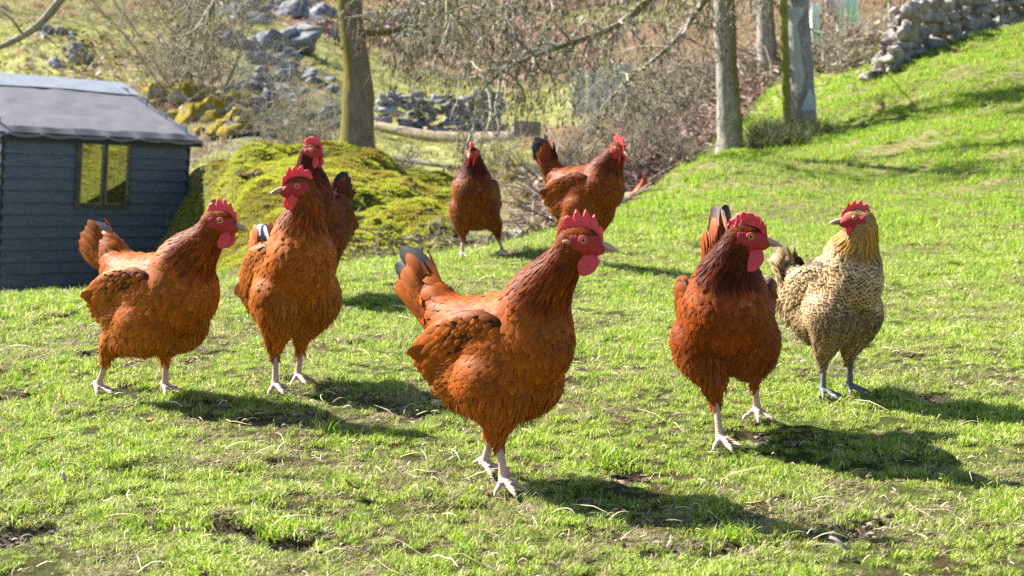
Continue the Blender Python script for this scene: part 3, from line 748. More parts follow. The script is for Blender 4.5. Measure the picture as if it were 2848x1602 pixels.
    pm = PLL if laced else PL
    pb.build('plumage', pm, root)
    # ---------------- wings
    for sgn in (1, -1):
        wb = MB(); Rw = T@rotm('Z', math.radians(-sgn*6))@rotm('X', math.radians(-sgn*12))@rotm('Y', math.radians(-10))
        c0 = tp((-.022, sgn*.074, .010)); v = (iv*np.array([.097, .016, .056])); 
        wb.add(v@Rw.T+c0, if_, cbn*.4)
        n = int(760*lod); th = r.uniform(0, 2*math.pi, n*2); rr = np.sqrt(r.uniform(0, 1, n*2)); lx = rr*np.cos(th); lz = rr*np.sin(th)
        spw = .062+.10*sstep(.0, -.9, lx)
        loc = np.stack([lx*.097, sgn*.016*np.sqrt(np.clip(1-rr**2, 0, 1)), lz*.056], -1)
        wn = np.stack([loc[:, 0]/.097**2, loc[:, 1]/.016**2, loc[:, 2]/.056**2], -1); wn /= np.linalg.norm(wn, axis=1, keepdims=True)
        keep = poisson(loc, np.full(len(loc), .0088*sc1)); loc, wn, lx, lz = loc[keep], wn[keep], lx[keep], lz[keep]; n = len(loc)
        wr = sstep(.25, -.7, lx) if False else 1-sstep(-.7, .25, lx)
        fd = np.stack([-1+0*lx, sgn*(-.12)+0*lx, -.25-.55*np.clip(-lz, 0, 1)*wr+.15*wr*np.clip(lz, 0, 1)], -1)+r.normal(0, .05, (n, 3))
        fd = fd - wn*np.sum(fd*wn, 1)[:, None]; fd /= np.linalg.norm(fd, axis=1, keepdims=True)
        L = (.022+.028*wr)*r.uniform(.9, 1.15, n); W = (.0145+.0025*wr)*r.uniform(.85, 1.15, n)*sc1
        L *= 1-.35*sstep(.5, 1, -lz)*(lx > -.4)
        cw = cbn*np.array([1.02, 1.05, 1.05])*(1-.12*wr[:, None])*r.normal(1, .10, n)[:, None]*(.7+.6*fbm(loc[:, 0]*30+seed, loc[:, 2]*30, 9, 3))[:, None]
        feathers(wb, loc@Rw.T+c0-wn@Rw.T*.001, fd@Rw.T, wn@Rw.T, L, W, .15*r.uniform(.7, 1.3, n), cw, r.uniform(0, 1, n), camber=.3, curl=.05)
        # folded flight feathers along the lower rear edge
        k = 11; s = np.linspace(0, 1, k)
        rp = np.stack([-.02-.055*s, np.full(k, sgn*.010)+sgn*.006*(1-s), -.040+.062*s], -1)
        fd = np.stack([-1+0*s, -sgn*.10+0*s, -.42+.42*s], -1); fd /= np.linalg.norm(fd, axis=1, keepdims=True)
        nn = np.tile(np.array([-.15, sgn*1., -.1]), (k, 1)); nn -= fd*np.sum(nn*fd, 1)[:, None]; nn /= np.linalg.norm(nn, axis=1, keepdims=True)
        feathers(wb, rp@Rw.T+c0, fd@Rw.T, nn@Rw.T, .036+.012*s, .019, .03+.1*s, cbn*.85*r.uniform(.8, 1.1, (k, 1)), r.uniform(0, 1, k), camber=.2)
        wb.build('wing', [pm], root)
    # ---------------- tail
    tb = MB(); tq = lambda p: tp(np.asarray(p, float)@rotm('Z', 0).T)
    Rt = rotm('Z', math.radians(tyaw))
    bv = Rt@(T@np.array([-.42, 0, -.16]))
    for sgn in (1, -1):
        for i in range(8):
            q = i/7; a = math.radians(tail + tspread*.5*(1-1.6*q))
            d0 = np.array([-math.cos(a), sgn*(.03+.13*q), math.sin(a)]); d0 = T@(Rt@d0) if False else Rt@d0; d0 /= np.linalg.norm(d0)
            rt = tp((-.152-.010*(1-q), sgn*(.003+.013*q), .108-.038*q)) - d0*.03
            nn = np.array([.55*(1-q)+.1, sgn*1., .45*(1-q)]); nn = Rt@nn; nn -= d0*(nn@d0); nn /= np.linalg.norm(nn)
            Lq = (.150-.030*q)*tlen*r.uniform(.95, 1.04)
            feathers(tb, (rt+nn*.0012*(7-i))[None], d0[None], nn[None], Lq, .048*r.uniform(.92, 1.06), .0, cbn*.75*r.uniform(.8, 1.15), np.array([r.uniform()]), tipcol=np.array(tailcol), tipat=tdark, camber=.30, point=2, bendv=bv*r.uniform(.6, 1.2))
        n = int(150*lod); q = r.uniform(0, 1, n); a = np.radians(tail + tspread*.55*(1-1.7*q))
        d0 = np.stack([-np.cos(a), sgn*(.03+.14*q), np.sin(a)], -1)@Rt.T; d0 /= np.linalg.norm(d0, axis=1, keepdims=True)
        al = r.uniform(-.050, .040, n)*tlen; al = np.sort(al)[::-1]
        rt = np.stack([-.150-.012*(1-q), sgn*(.010+.016*q), .104-.040*q], -1)@T.T + oc + d0*al[:, None]
        nn = np.stack([.55*(1-q)+.1, sgn*np.ones(n), .45*(1-q)], -1)@Rt.T; nn -= d0*np.sum(nn*d0, 1)[:, None]; nn /= np.linalg.norm(nn, axis=1, keepdims=True)
        feathers(tb, rt+nn*(.010+.05*(.055-al))[:, None], d0, nn, r.uniform(.040, .056, n), .021, .06, cbn*r.normal(1, .12, n)[:, None], r.uniform(0, 1, n), camber=.35, curl=.10, bendv=bv*.4)
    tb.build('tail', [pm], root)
    # ---------------- head parts
    def hp_(p): return np.asarray(p, float)@Rh.T + H
    # comb: a serrated blade over the midline
    ks = 7 if comb >= 1 else 5; nx = 60; xs = np.linspace(.041, -.027, nx)
    base = .0235*np.sqrt(np.clip(1-((xs+.002)/.042)**2, .03, 1)) - .0035 - .006*sstep(.02, .036, xs)
    s = np.linspace(0, 1, nx); env = (np.sin(np.clip(s*1.06+.08, 0, 1)**.85*math.pi))**.55
    ph = s*ks + .15; tooth = (1-np.abs((ph % 1)*2-1))**.8
    if ctype == 1: tooth = .6+.4*tooth*vn(s*9, s*0+seed, seed)
    hgt = comb*(.010 + .010*env + (.016 if ctype == 0 else .012)*tooth*(.45+.75*env)*(.6+.5*s)*(.85+.3*vn(ph.astype(int)+.5, s*0, seed)))*np.clip(s*14, .25, 1)*np.clip((1-s)*9+.35, 0, 1)
    rows = []; nh = 7; wob = .0035*(2*vn(s*5, s*0, seed+3)-1)*comb
    for j in range(nh):
        q = j/(nh-1); th = (.0046 if ctype == 0 else .0085)*(1-.62*q)*(.75+.25*np.sin(ph*2*math.pi)**2)
        lean = -.010*q*q*comb*s - .002*q
        for sg in (1, -1):
            wv_ = .0022*(2*vn(s*26+j, np.full(nx, q*3), seed+sg+7)-1) if ctype == 1 else 0
            rows.append(np.stack([xs+lean*(.4+tooth*.6), sg*th*.5*np.ones(nx)+wob*q*1.5+(wv_ if ctype == 1 else 0), base+hgt*q], -1))
    R_ = np.array(rows).reshape(nh, 2, nx, 3)
    ring = np.concatenate([R_[:, 0], R_[::-1, 1]], 0)           # around: up one side, down the other
    m = ring.shape[0]; Vc = ring.transpose(1, 0, 2).reshape(-1, 3); i = np.arange(nx-1)[:, None]*m; j = np.arange(m)[None]; j2 = (j+1) % m
    Fc = np.stack([i+j, i+j2, i+m+j2, i+m+j], -1).reshape(-1, 4)
    cbm = MB(); cbm.add(hp_(Vc), [Fc, np.array([list(range(m))]), np.array([list(range((nx-1)*m, nx*m))[::-1]])]); cbm.build('comb', RED, root)
    for sgn in (1, -1):
        # wattle, a cupped hanging lobe
        v = iv.copy(); zz = v[:, 2]; wd = 1-.38*np.clip(zz, 0, 1)
        v = np.stack([v[:, 0]*.0150*wd + .003*zz, v[:, 1]*.0030 + .004*v[:, 0]**2, zz*.0205], -1)*np.array([1, 1, 1])*wattle
        v = v@rotm('X', math.radians(-sgn*10)).T
        wm = MB(); wm.add(hp_(v*np.array([1, sgn, 1]) + np.array([.017, sgn*.0095, -.014-.0175*wattle])), if_ if sgn > 0 else if_[:, ::-1]); wm.build('wattle', RED, root)
        el = MB(); v = iv*np.array([.0062, .0038, .0125]); el.add(hp_(v+np.array([-.015, sgn*.0215, -.016])), if_); el.build('earlobe', RED, root)
        et = MB(); v = iv*np.array([.0085, .004, .0048]); et.add(hp_(v+np.array([-.016, sgn*.0205, -.001])), if_); et.build('ear_tuft', PALE2 if laced else PALE, root)
        # eye
        ev_, ef = ico(3); ec = np.array([.0085, sgn*.0188, .0055]); ax = rot_to(np.array([.25, sgn, .05]))
        cosx = ev_[:, 0]; rad_ = np.sqrt(np.clip(1-cosx**2, 0, 1))*np.where(cosx > 0, 1, 2)
        e = MB(); e.add(hp_((ev_*np.array([.0042, .0058, .0058]))@ax.T + ec), ef, uv=np.stack([rad_, rad_*0, rad_*0+.001], -1)); eo = e.build('eye', EYE, root)
        a = np.linspace(0, 2*math.pi, 21)[:-1]; rr_ = .0068; cen = np.stack([np.full(20, .0008), np.cos(a)*rr_, np.sin(a)*rr_*.92], -1)
        tv_, tf = tube(np.concatenate([cen, cen[:1]]), .0013, 6, False); l = MB(); l.add(hp_(tv_@ax.T+ec), tf); l.build('eyelid', RED, eo)
    # beak, upper and lower
    bk = MB()
    t = np.linspace(0, 1, 10); up = np.stack([.031+.034*t, 0*t, -.0010+.002*t-.0115*t**2.2], -1); v, f = tube(up, .0078*(1-t)**.7+.0006, 12); v = (v-np.array([0, 0, -.0015]))*np.array([1, .82, .9])+np.array([0, 0, -.0015]); bk.add(hp_(v), f)
    lo = np.stack([.029+.028*t, 0*t, -.0085-.0012*t], -1); v, f = tube(lo, .0058*(1-t)**.6+.0005, 12); v = (v-np.array([0, 0, -.0085]))*np.array([1, .85, .55])+np.array([0, 0, -.0085]); bk.add(hp_(v), f)
    bk.build('beak', BEAK, root)
    return root

def F2(a, b): return [hit(*a)-np.array([0, 0, -.004]), hit(*b)-np.array([0, 0, -.004])]
def Fd(px, d, sx=.04, dy=.0): return [on(px-sx*K/d, d-dy, .004), on(px+sx*K/d, d+dy, .004)]
BR = dict(cb=(.38, .088, .007), cn=(.22, .040, .004), fl=(.44, .130, .016))
hen('brown hen striding at the front centre of the meadow, pink comb and white shanks', F2((1400, 1372), (1345, 1325)), -45, bc=(.026, .234), pitch=12, head=(.176, .02, .415), hyaw=-14, hpitch=-6,
    comb=.95, tail=50, tdark=.60, seed=11, tailcol=(.018, .018, .022), slim=.90, breast=.93, neckr=.90, legyaw=(10, -25), tyaw=-8, tlen=.9, **BR)
hen('brown hen leaning forward at the far left before the shed, ragged grey tail', F2((270, 1098), (458, 1100)), -38, bc=(.112, .225), pitch=6, head=(.285, .02, .385), hyaw=-14, hpitch=-8, comb=.9, tail=46, tdark=.62, seed=12, tlen=.66,
    cb=(.41, .103, .008), cn=(.24, .046, .005), fl=(.48, .150, .020), tailcol=(.08, .09, .12))
hen('ginger hen standing tall with its head turned left and a grey and white tail', F2((765, 1098), (828, 1070)), -62, bc=(-.005, .250, .02), pitch=26, head=(.070, .012, .442), hyaw=-154, hpitch=-3, comb=.95, tail=52, tdark=.5, seed=13, tlen=.85, slim=.93, neckr=.95,
    cb=(.44, .118, .010), cn=(.26, .054, .006), fl=(.48, .155, .022), tailcol=(.20, .23, .30), tyaw=-15)
hen('dark brown hen half hidden behind the tall ginger hen, its tail raised', Fd(880, 4.5), -100, bc=(-.01, .262), pitch=22, head=(.075, .015, .468), hyaw=-28, hpitch=0, comb=.95, ctype=1, tail=62, seed=14, tyaw=-14, tspread=35,
    cb=(.17, .036, .010), cn=(.10, .018, .007), fl=(.32, .095, .024))
hen('dark brown hen facing the camera on the crest in front of the gate', F2((1285, 722), (1398, 712)), -95, bc=(-.01, .238, -.03), pitch=24, head=(.085, -.03, .415), hyaw=-104, hpitch=-6, comb=.8, tail=62, tdark=.85, seed=15, tlen=.9, tyaw=-12,
    cb=(.20, .048, .009), cn=(.09, .016, .007), fl=(.27, .08, .015))
hen('large reddish hen behind the front hen, head tilted and tail straight up', F2((1545, 745), (1648, 738)), -42, bc=(.060, .265), pitch=8, head=(.195, 0, .415), hyaw=-62, hpitch=-18, comb=.9, tail=78, tspread=26, tdark=.78, seed=16, tilt=10, tlen=1.1,
    cb=(.26, .056, .007), cn=(.14, .024, .004), fl=(.32, .09, .018), scale=1.08)
hen('dark red hen with a thick folded comb walking towards the camera and looking right', F2((2003, 1245), (2105, 1168)), -97, bc=(.02, .230, -.03), pitch=9, head=(.135, -.0, .380), hyaw=-14, hpitch=-4, comb=1.0, ctype=1, tail=66, seed=17, wattle=1.15,
    cb=(.27, .052, .005), cn=(.09, .013, .003), fl=(.33, .088, .018), legyaw=(0, 20), tyaw=4, tlen=1.1, tspread=12, tdark=.84, tailcol=(.012, .012, .015))
hen('buff hen with dark laced feathers and slate legs looking left', F2((2287, 1112), (2362, 1095)), -64, bc=(-.01, .250, -.0), pitch=28, head=(.075, -.015, .425), hyaw=176, hpitch=-3, comb=.75, tail=74, seed=18, wattle=.7, laced=True,
    cb=(.56, .39, .21), cn=(.55, .29, .06), fl=(.40, .28, .165), leg=GREYLEG, tailcol=(.30, .25, .19), tlen=.85, scale=.89, tspread=20, tdark=.9, slim=.90, breast=.95)
hen('small distant orange hen peeping over the grassy bank', Fd(1772, 11.3), -60, bc=(0, .25), pitch=20, head=(.09, 0, .42), hyaw=-110, tail=60, seed=19, lod=.35,
    cb=(.42, .15, .035), cn=(.4, .12, .025), fl=(.45, .18, .05))

# ------------------------------------------------------------------ setting: shed, trees, rocks, walls
DS = 1.1056                                                # overview pixels to photograph pixels
def bark_mat(name, c1, c2, moss, side=(-1, 0, .3), amt=.5):
    m, t, b = mat(name, .9, .15); oc = objco(t)
    mp = N(t, 'ShaderNodeMapping'); mp.inputs['Scale'].default_value = (9, 9, 2.2); t.links.new(oc, mp.inputs[0])
    n = noise(t, 3, mp.outputs[0], 8, .7); n2 = noise(t, 2.2, oc, 6, .7)
    c = mixc(t, ramp(t, n, [(.35, (0, 0, 0)), (.65, (1, 1, 1))]), c1, c2)
    g = N(t, 'ShaderNodeNewGeometry'); dp = N(t, 'ShaderNodeVectorMath', operation='DOT_PRODUCT'); t.links.new(g.outputs['Normal'], dp.inputs[0]); dp.inputs[1].default_value = side
    f = math_(t, 'ADD', math_(t, 'MULTIPLY', dp.outputs['Value'], .45), math_(t, 'ADD', n2, amt-.75))
    f = ramp(t, f, [(.3, (0, 0, 0)), (.55, (1, 1, 1))])
    mc = mixc(t, n, moss, tuple(q*.5 for q in moss))
    t.links.new(mixc(t, f, c, mc), b.inputs['Base Color']); bump(t, b, n, .8, .02); return m
BARK = bark_mat('mossy_bark', (.14, .11, .09), (.27, .23, .21), (.22, .20, .04), amt=.52)
BARKG = bark_mat('grey_bark', (.20, .18, .14), (.42, .40, .36), (.22, .19, .06), side=(.9, -.2, 0), amt=.45)
TWIG = m_colattr('twig_bark', .8, .2)
MOSSY = (.32, .31, .06)

def stones(seed, sub=3, flat=.75, boxy=.82):
    v, f = ico(sub); r = np.random.default_rng(seed); v = np.sign(v)*np.abs(v)**boxy; v = v/np.abs(v).max()
    for _ in range(16):                                    # knock flat faces into it
        d = r.normal(0, 1, 3); d /= np.linalg.norm(d); h = r.uniform(.5, .8); q = v@d; v = v - np.clip(q-h, 0, None)[:, None]*d*.95
    off = r.uniform(0, 50, 3)
    nn = np.array([mnoise.fractal(Vector(p*1.6+off), .9, 2.0, 4) for p in v]); v = v*(1+.20*nn)[:, None]
    return v*np.array([1, r.uniform(.75, 1.0), flat*r.uniform(.8, 1.1)]), f
def rock_mat(name, c1, c2, moss, mamt):
    m, t, b = mat(name, .9, .2); oc = N(t, 'ShaderNodeTexCoord').outputs['Object']; oi = N(t, 'ShaderNodeObjectInfo')
    va = N(t, 'ShaderNodeVectorMath', operation='ADD'); t.links.new(oc, va.inputs[0])
    sc_ = N(t, 'ShaderNodeVectorMath', operation='SCALE'); t.links.new(oi.outputs['Location'], sc_.inputs[0]); sc_.inputs['Scale'].default_value = 3.7
    t.links.new(sc_.outputs[0], va.inputs[1])
    n = noise(t, 2.2, va.outputs[0], 9, .7); n2 = noise(t, 1.2, va.outputs[0], 5, .6)
    c = mixc(t, ramp(t, n, [(.36, (0, 0, 0)), (.62, (1, 1, 1))]), c1, c2)
    g = N(t, 'ShaderNodeNewGeometry'); sp = N(t, 'ShaderNodeSeparateXYZ'); t.links.new(g.outputs['Normal'], sp.inputs[0])
    f = math_(t, 'ADD', math_(t, 'MULTIPLY', sp.outputs[2], .35), math_(t, 'ADD', n2, mamt-.8))
    f = ramp(t, f, [(.32, (0, 0, 0)), (.44, (1, 1, 1))])
    t.links.new(mixc(t, f, c, mixc(t, n, moss, tuple(q*.45 for q in moss))), b.inputs['Base Color']); bump(t, b, n, .8, .08); return m
ROCK = rock_mat('limestone', (.07, .08, .11), (.36, .36, .40), (.34, .28, .04), .25)
ROCKM = rock_mat('mossy_limestone', (.12, .12, .12), (.42, .40, .38), (.40, .30, .02), .62)
ROCKW = rock_mat('wall_stone', (.11, .095, .09), (.46, .42, .385), (.30, .26, .07), .18)
PEB = rock_mat('pale_stone', (.34, .32, .30), (.62, .60, .56), (.3, .28, .08), .15)
_rk = {}
def rock(px, py, d, wpx, matl, label, group, rr, cat='rock', tall=1.0, sink=.3, name='rock', z=None, sub=3):
    """rock of the given width in overview pixels, standing on the ground (py is only used when z floats on a heap)"""
    key = (matl.name, int(rr.integers(0, 5)), sub)
    wd = wpx*DS/K*d*.5
    if key not in _rk:
        v, f = stones(hash(key[0]) % 1000 * 0 + 31*len(_rk)+5, sub); o = MB().add(v, f).build(name, matl); me = o.data
        _rk[key] = me
    else:
        o = bpy.data.objects.new(name, _rk[key]); C.objects.link(o)
    x = (px*DS-1424)/K*d; zz = gz(x, d) if z is None else z
    o.scale = (wd*rr.uniform(.9, 1.1), wd*rr.uniform(.8, 1.1), wd*rr.uniform(.8, 1.15)*tall); o.rotation_euler = (rr.normal(0, .15), rr.normal(0, .15), rr.uniform(0, 6.28))
    o.location = (x, d, zz + wd*.75*tall*(1-2*sink)*.6)
    tag(o, label, cat, group); return o
rr = np.random.default_rng(21)

def gfit(px, py, d0, d1):                                # distance at which the ground shows at that pixel, between limits
    r = ray(px*DS, py*DS); ys = np.linspace(d0, d1, 160); zs = CAMZ + r[2]/r[1]*ys; g = ground_z(r[0]/r[1]*ys, ys); k = np.argmin(np.abs(zs-g)); return ys[k]
CRAG = rock_mat('dark_crag', (.045, .055, .085), (.25, .26, .30), (.26, .25, .06), .22)
# single boulders one can point at
for px, py, w_, t_, lab in [(640, 60, 150, .8, 'dark blue crag at the upper left of the hillside behind the mossy tree'), (742, 62, 120, .9, 'dark crag just left of the mossy trunk near the top'), (700, 16, 170, .55, 'long dark ledge at the very top left of the mossy trunk'),
        (820, 82, 110, .5, 'low dark ledge touching the left side of the mossy trunk'), (1000, 62, 150, .45, 'long low dark ledge right of the mossy trunk'), (590, 120, 110, .9, 'dark crag above the grey thicket'), (690, 130, 130, .8, 'broad grey crag crowning the scree'), (1120, 96, 90, .45, 'short dark ledge among the hanging twigs'), (530, 30, 120, .7, 'dark crag high above the shed')]:
    d = gfit(px, py, 24, 72); rock(px, py, d, w_, CRAG, lab, None, rr, 'crag', t_, sink=.15, name='crag', sub=4)
for px, py, w_, t_, lab in [(425, 262, 118, 1.0, 'yellow mossed boulder nearest the shed roof corner'), (492, 262, 128, 1.05, 'largest mossy boulder, second from the shed roof corner'), (548, 306, 140, .9, 'wide yellow and green mossy boulder low in the boulder group'),
        (600, 322, 104, .95, 'dark green mossy boulder at the right foot of the boulder group'), (468, 318, 96, .9, 'mossy boulder half hidden behind the shed roof edge'), (610, 268, 84, .9, 'grey topped mossy boulder between the boulder group and the scree'),
        (215, 150, 88, 1.1, 'dark upright rock among brown scrub above the shed'), (150, 95, 60, 1.0, 'dark rock higher on the slope above the shed'), (655, 165, 92, .9, 'rounded pale grey rock at the upper left of the scree')]:
    d = gfit(px, py, 13, 34); rock(px, py, d, w_, ROCKM if px > 400 and px < 640 else ROCK, lab, None, rr, 'boulder', t_, sink=.12, name='boulder', sub=4)
for px, py, d, w_, m, t_, lab in [
    (548, 425, 11.9, 76, ROCKM, .9, 'pale lichened boulder with a mossy foot, highest on the left of the moss bank'),
    (612, 432, 12.0, 62, ROCKM, .5, 'low flat mossy stone just right of the pale lichened boulder'),
    (958, 528, 9.9, 58, PEB, .45, 'long pale stone poking out of the steep right side of the moss bank'),
    (905, 664, 5.9, 70, PEB, .35, 'flat pale slab lying in the grass right of the ginger hen'),
    (978, 640, 7.2, 76, ROCK, .45, 'dark smooth boulder in the hollow above the front hen tail'),
    (1098, 470, 12.0, 96, ROCKM, .55, 'dark boulder with a moss cap under the gate rail'),
    (1316, 588, 8.9, 60, PEB, .6, 'pale rounded stone left of the large reddish hen'),
    (300, 222, 22, 150, ROCK, .75, 'big grey boulder behind the shed roof'),
    (480, 232, 21, 100, ROCKM, 1.1, 'tall mossy boulder right of the shed roof'),
    (700, 150, 33, 105, ROCK, .8, 'large rounded grey outcrop at the top of the scree'),
    (742, 112, 38, 62, ROCK, 1.2, 'square dark rock standing above the scree'),
    (2490, 268*0+560, 6.9, 22, ROCK, .9, 'small dark stone in the grass behind the speckled hen'),
    (2562, 1245, 2.08, 44, PEB, .8, 'small pinkish stone at the right edge of the grass'),
    (4, 812, 4.5, 26, PEB, .8, 'small white stone in the grass at the left edge')]:
    if d < 3: d = CAMZ*K/(py*DS-289)
    rock(px, py, d, w_, m, lab, None, rr, 'boulder' if w_ > 50 else 'stone', t_, name='boulder' if w_ > 50 else 'stone', sub=4 if w_ > 50 else 3)
def rocks(n, box_, dl, ws, m, label, group, tall=.8, sink=.3, shape=None):
    k = 0; tries = 0
    while k < n and tries < n*8:
        tries += 1
        px = rr.uniform(box_[0], box_[2]); py = rr.uniform(box_[1], box_[3])
        if shape and not shape(px, py): continue
        d = gfit(px, py, *dl); rock(px, py, d, rr.uniform(*ws)*rr.uniform(.7, 1.2), m, label, group, rr, 'rock', tall, sink); k += 1
rocks(110, (570, 140, 850, 350), (14, 36), (24, 70), ROCK, 'jagged grey limestone rock of the scree left of the mossy tree', 'grey scree rocks left of the mossy tree', .9, .08, lambda x, y: y > 150+abs(x-720)*.55)
rocks(34, (400, 215, 640, 350), (14, 24), (34, 92), ROCKM, 'rock capped with yellow moss between the shed roof and the scree', 'moss capped rocks beyond the shed', .95, .1, lambda x, y: y > 215+max(0, 480-x)*.35)
rocks(26, (1265, 395, 1370, 560), (10, 17), (24, 52), ROCKM, 'yellow mossy rock in the tumbled heap left of the reddish hen', 'yellow mossy rocks of the tumbled heap', .85, .15)
rocks(12, (1110, 520, 1330, 615), (8.3, 12), (20, 44), ROCK, 'grey stone lying in the hollow between the moss bank and the reddish hen', 'stones in the hollow', .7)
rocks(42, (640, 430, 1100, 620), (8.2, 12.5), (16, 46), ROCKM, 'mossy grey stone showing through the moss of the green bank', 'stones showing through the moss bank', .7, .06)
rocks(22, (870, 520, 1120, 640), (8, 10.5), (14, 34), ROCKM, 'mossy stone at the foot of the moss bank', 'stones at the foot of the moss bank', .7)
rocks(46, (540, 0, 860, 135), (36, 78), (40, 110), ROCK, 'dark blue grey outcrop on the upper hillside', 'outcrops on the upper hillside', .85, .05)
rocks(14, (850, 40, 1090, 105), (40, 70), (30, 80), ROCK, 'grey rock of the broken ledge crossing the hillside behind the mossy tree', 'rocks of the broken hillside ledge', .6, .05)
rocks(12, (90, 80, 270, 180), (26, 45), (20, 56), ROCK, 'dark rock among brown bracken above the shed', 'dark rocks above the shed', 1.0, .08)
# broken stone walls: one thing each
def dry_wall(name, p0, p1, h, n, m, label, cat='stone wall', sz=(.22, .42), thick=.35, seed=4, endslope=.0, topwob=.1, hs=(.13, .24)):
    r = np.random.default_rng(seed); b = MB(); p0 = np.array(p0, float); p1 = np.array(p1, float); Lw = np.linalg.norm(p1[:2]-p0[:2]); dv = (p1-p0)/Lw
    protos = [stones(300+i, 3, .85, .5) for i in range(8)]; nrm = np.array([dv[1], -dv[0]])
    for side in (0, 1):
        tops = []
        s = 0
        ncol = 40; H_ = np.zeros(int(Lw/.02)+2)
        for _ in range(n):
            # drop the next stone where the wall is lowest, as a mason would
            tgt = h*np.clip(np.arange(len(H_))*.02/max(endslope, .01), .12, 1) + topwob*(vn(np.arange(len(H_))*.03, np.zeros(len(H_)), seed)-.5)
            k = int(np.argmax((tgt-H_) + r.uniform(0, .08, len(H_)))); 
            if (tgt-H_)[k] < .04: break
            w_ = r.uniform(*sz); hh = min(r.uniform(*hs), max(.09, (tgt-H_)[k]+.05)); a = max(0, k-int(w_/.04)); e = min(len(H_)-1, k+int(w_/.04))
            base = np.median(H_[a:e+1]); sx = (a+e)/2*.02
            c = p0[:2]+dv[:2]*sx + nrm*(thick*.5 if side == 0 else -thick*.5)*.6 + r.normal(0, .015, 2); gzv = gz(c[0], c[1])
            v, f = protos[r.integers(0, 8)]; a2 = math.atan2(dv[1], dv[0]) + r.normal(0, .1)
            vv = (v*np.array([w_*.54, thick*.42, hh*.66]))@rotm('Y', r.normal(0, .08)).T@rotm('Z', a2+(math.pi if r.uniform() < .5 else 0)).T
            b.add(vv + np.array([c[0], c[1], gzv+base+hh*.45]), f); H_[a:e+1] = base+hh*.92
    o = b.build(name, m); tag(o, label, cat); return o
A_ = on(2195*DS, gfit(2195, 206, 15, 24)); B_ = on(2576*DS, gfit(2576, 76, 15, 26)); ext = A_ + (B_-A_)*1.35
dry_wall('stone_wall', A_, ext, .84, 170, ROCKW, 'dry stone wall of rounded grey stones climbing the grass bank at the upper right', seed=6, endslope=.9, topwob=.12, sz=(.24, .52), hs=(.16, .27))
dry_wall('stone_wall', on(945*DS, 24.5), on(1262*DS, 25.5), .62, 170, ROCK, 'low tumbled grey stone wall across the pasture behind the brown rail', seed=9, endslope=.1, topwob=.5, sz=(.2, .4), hs=(.12, .22))
rocks(14, (2120, 140, 2215, 240), (18, 23), (14, 30), ROCKW, 'loose stone fallen from the end of the dry stone wall', 'loose stones below the wall end', .6)

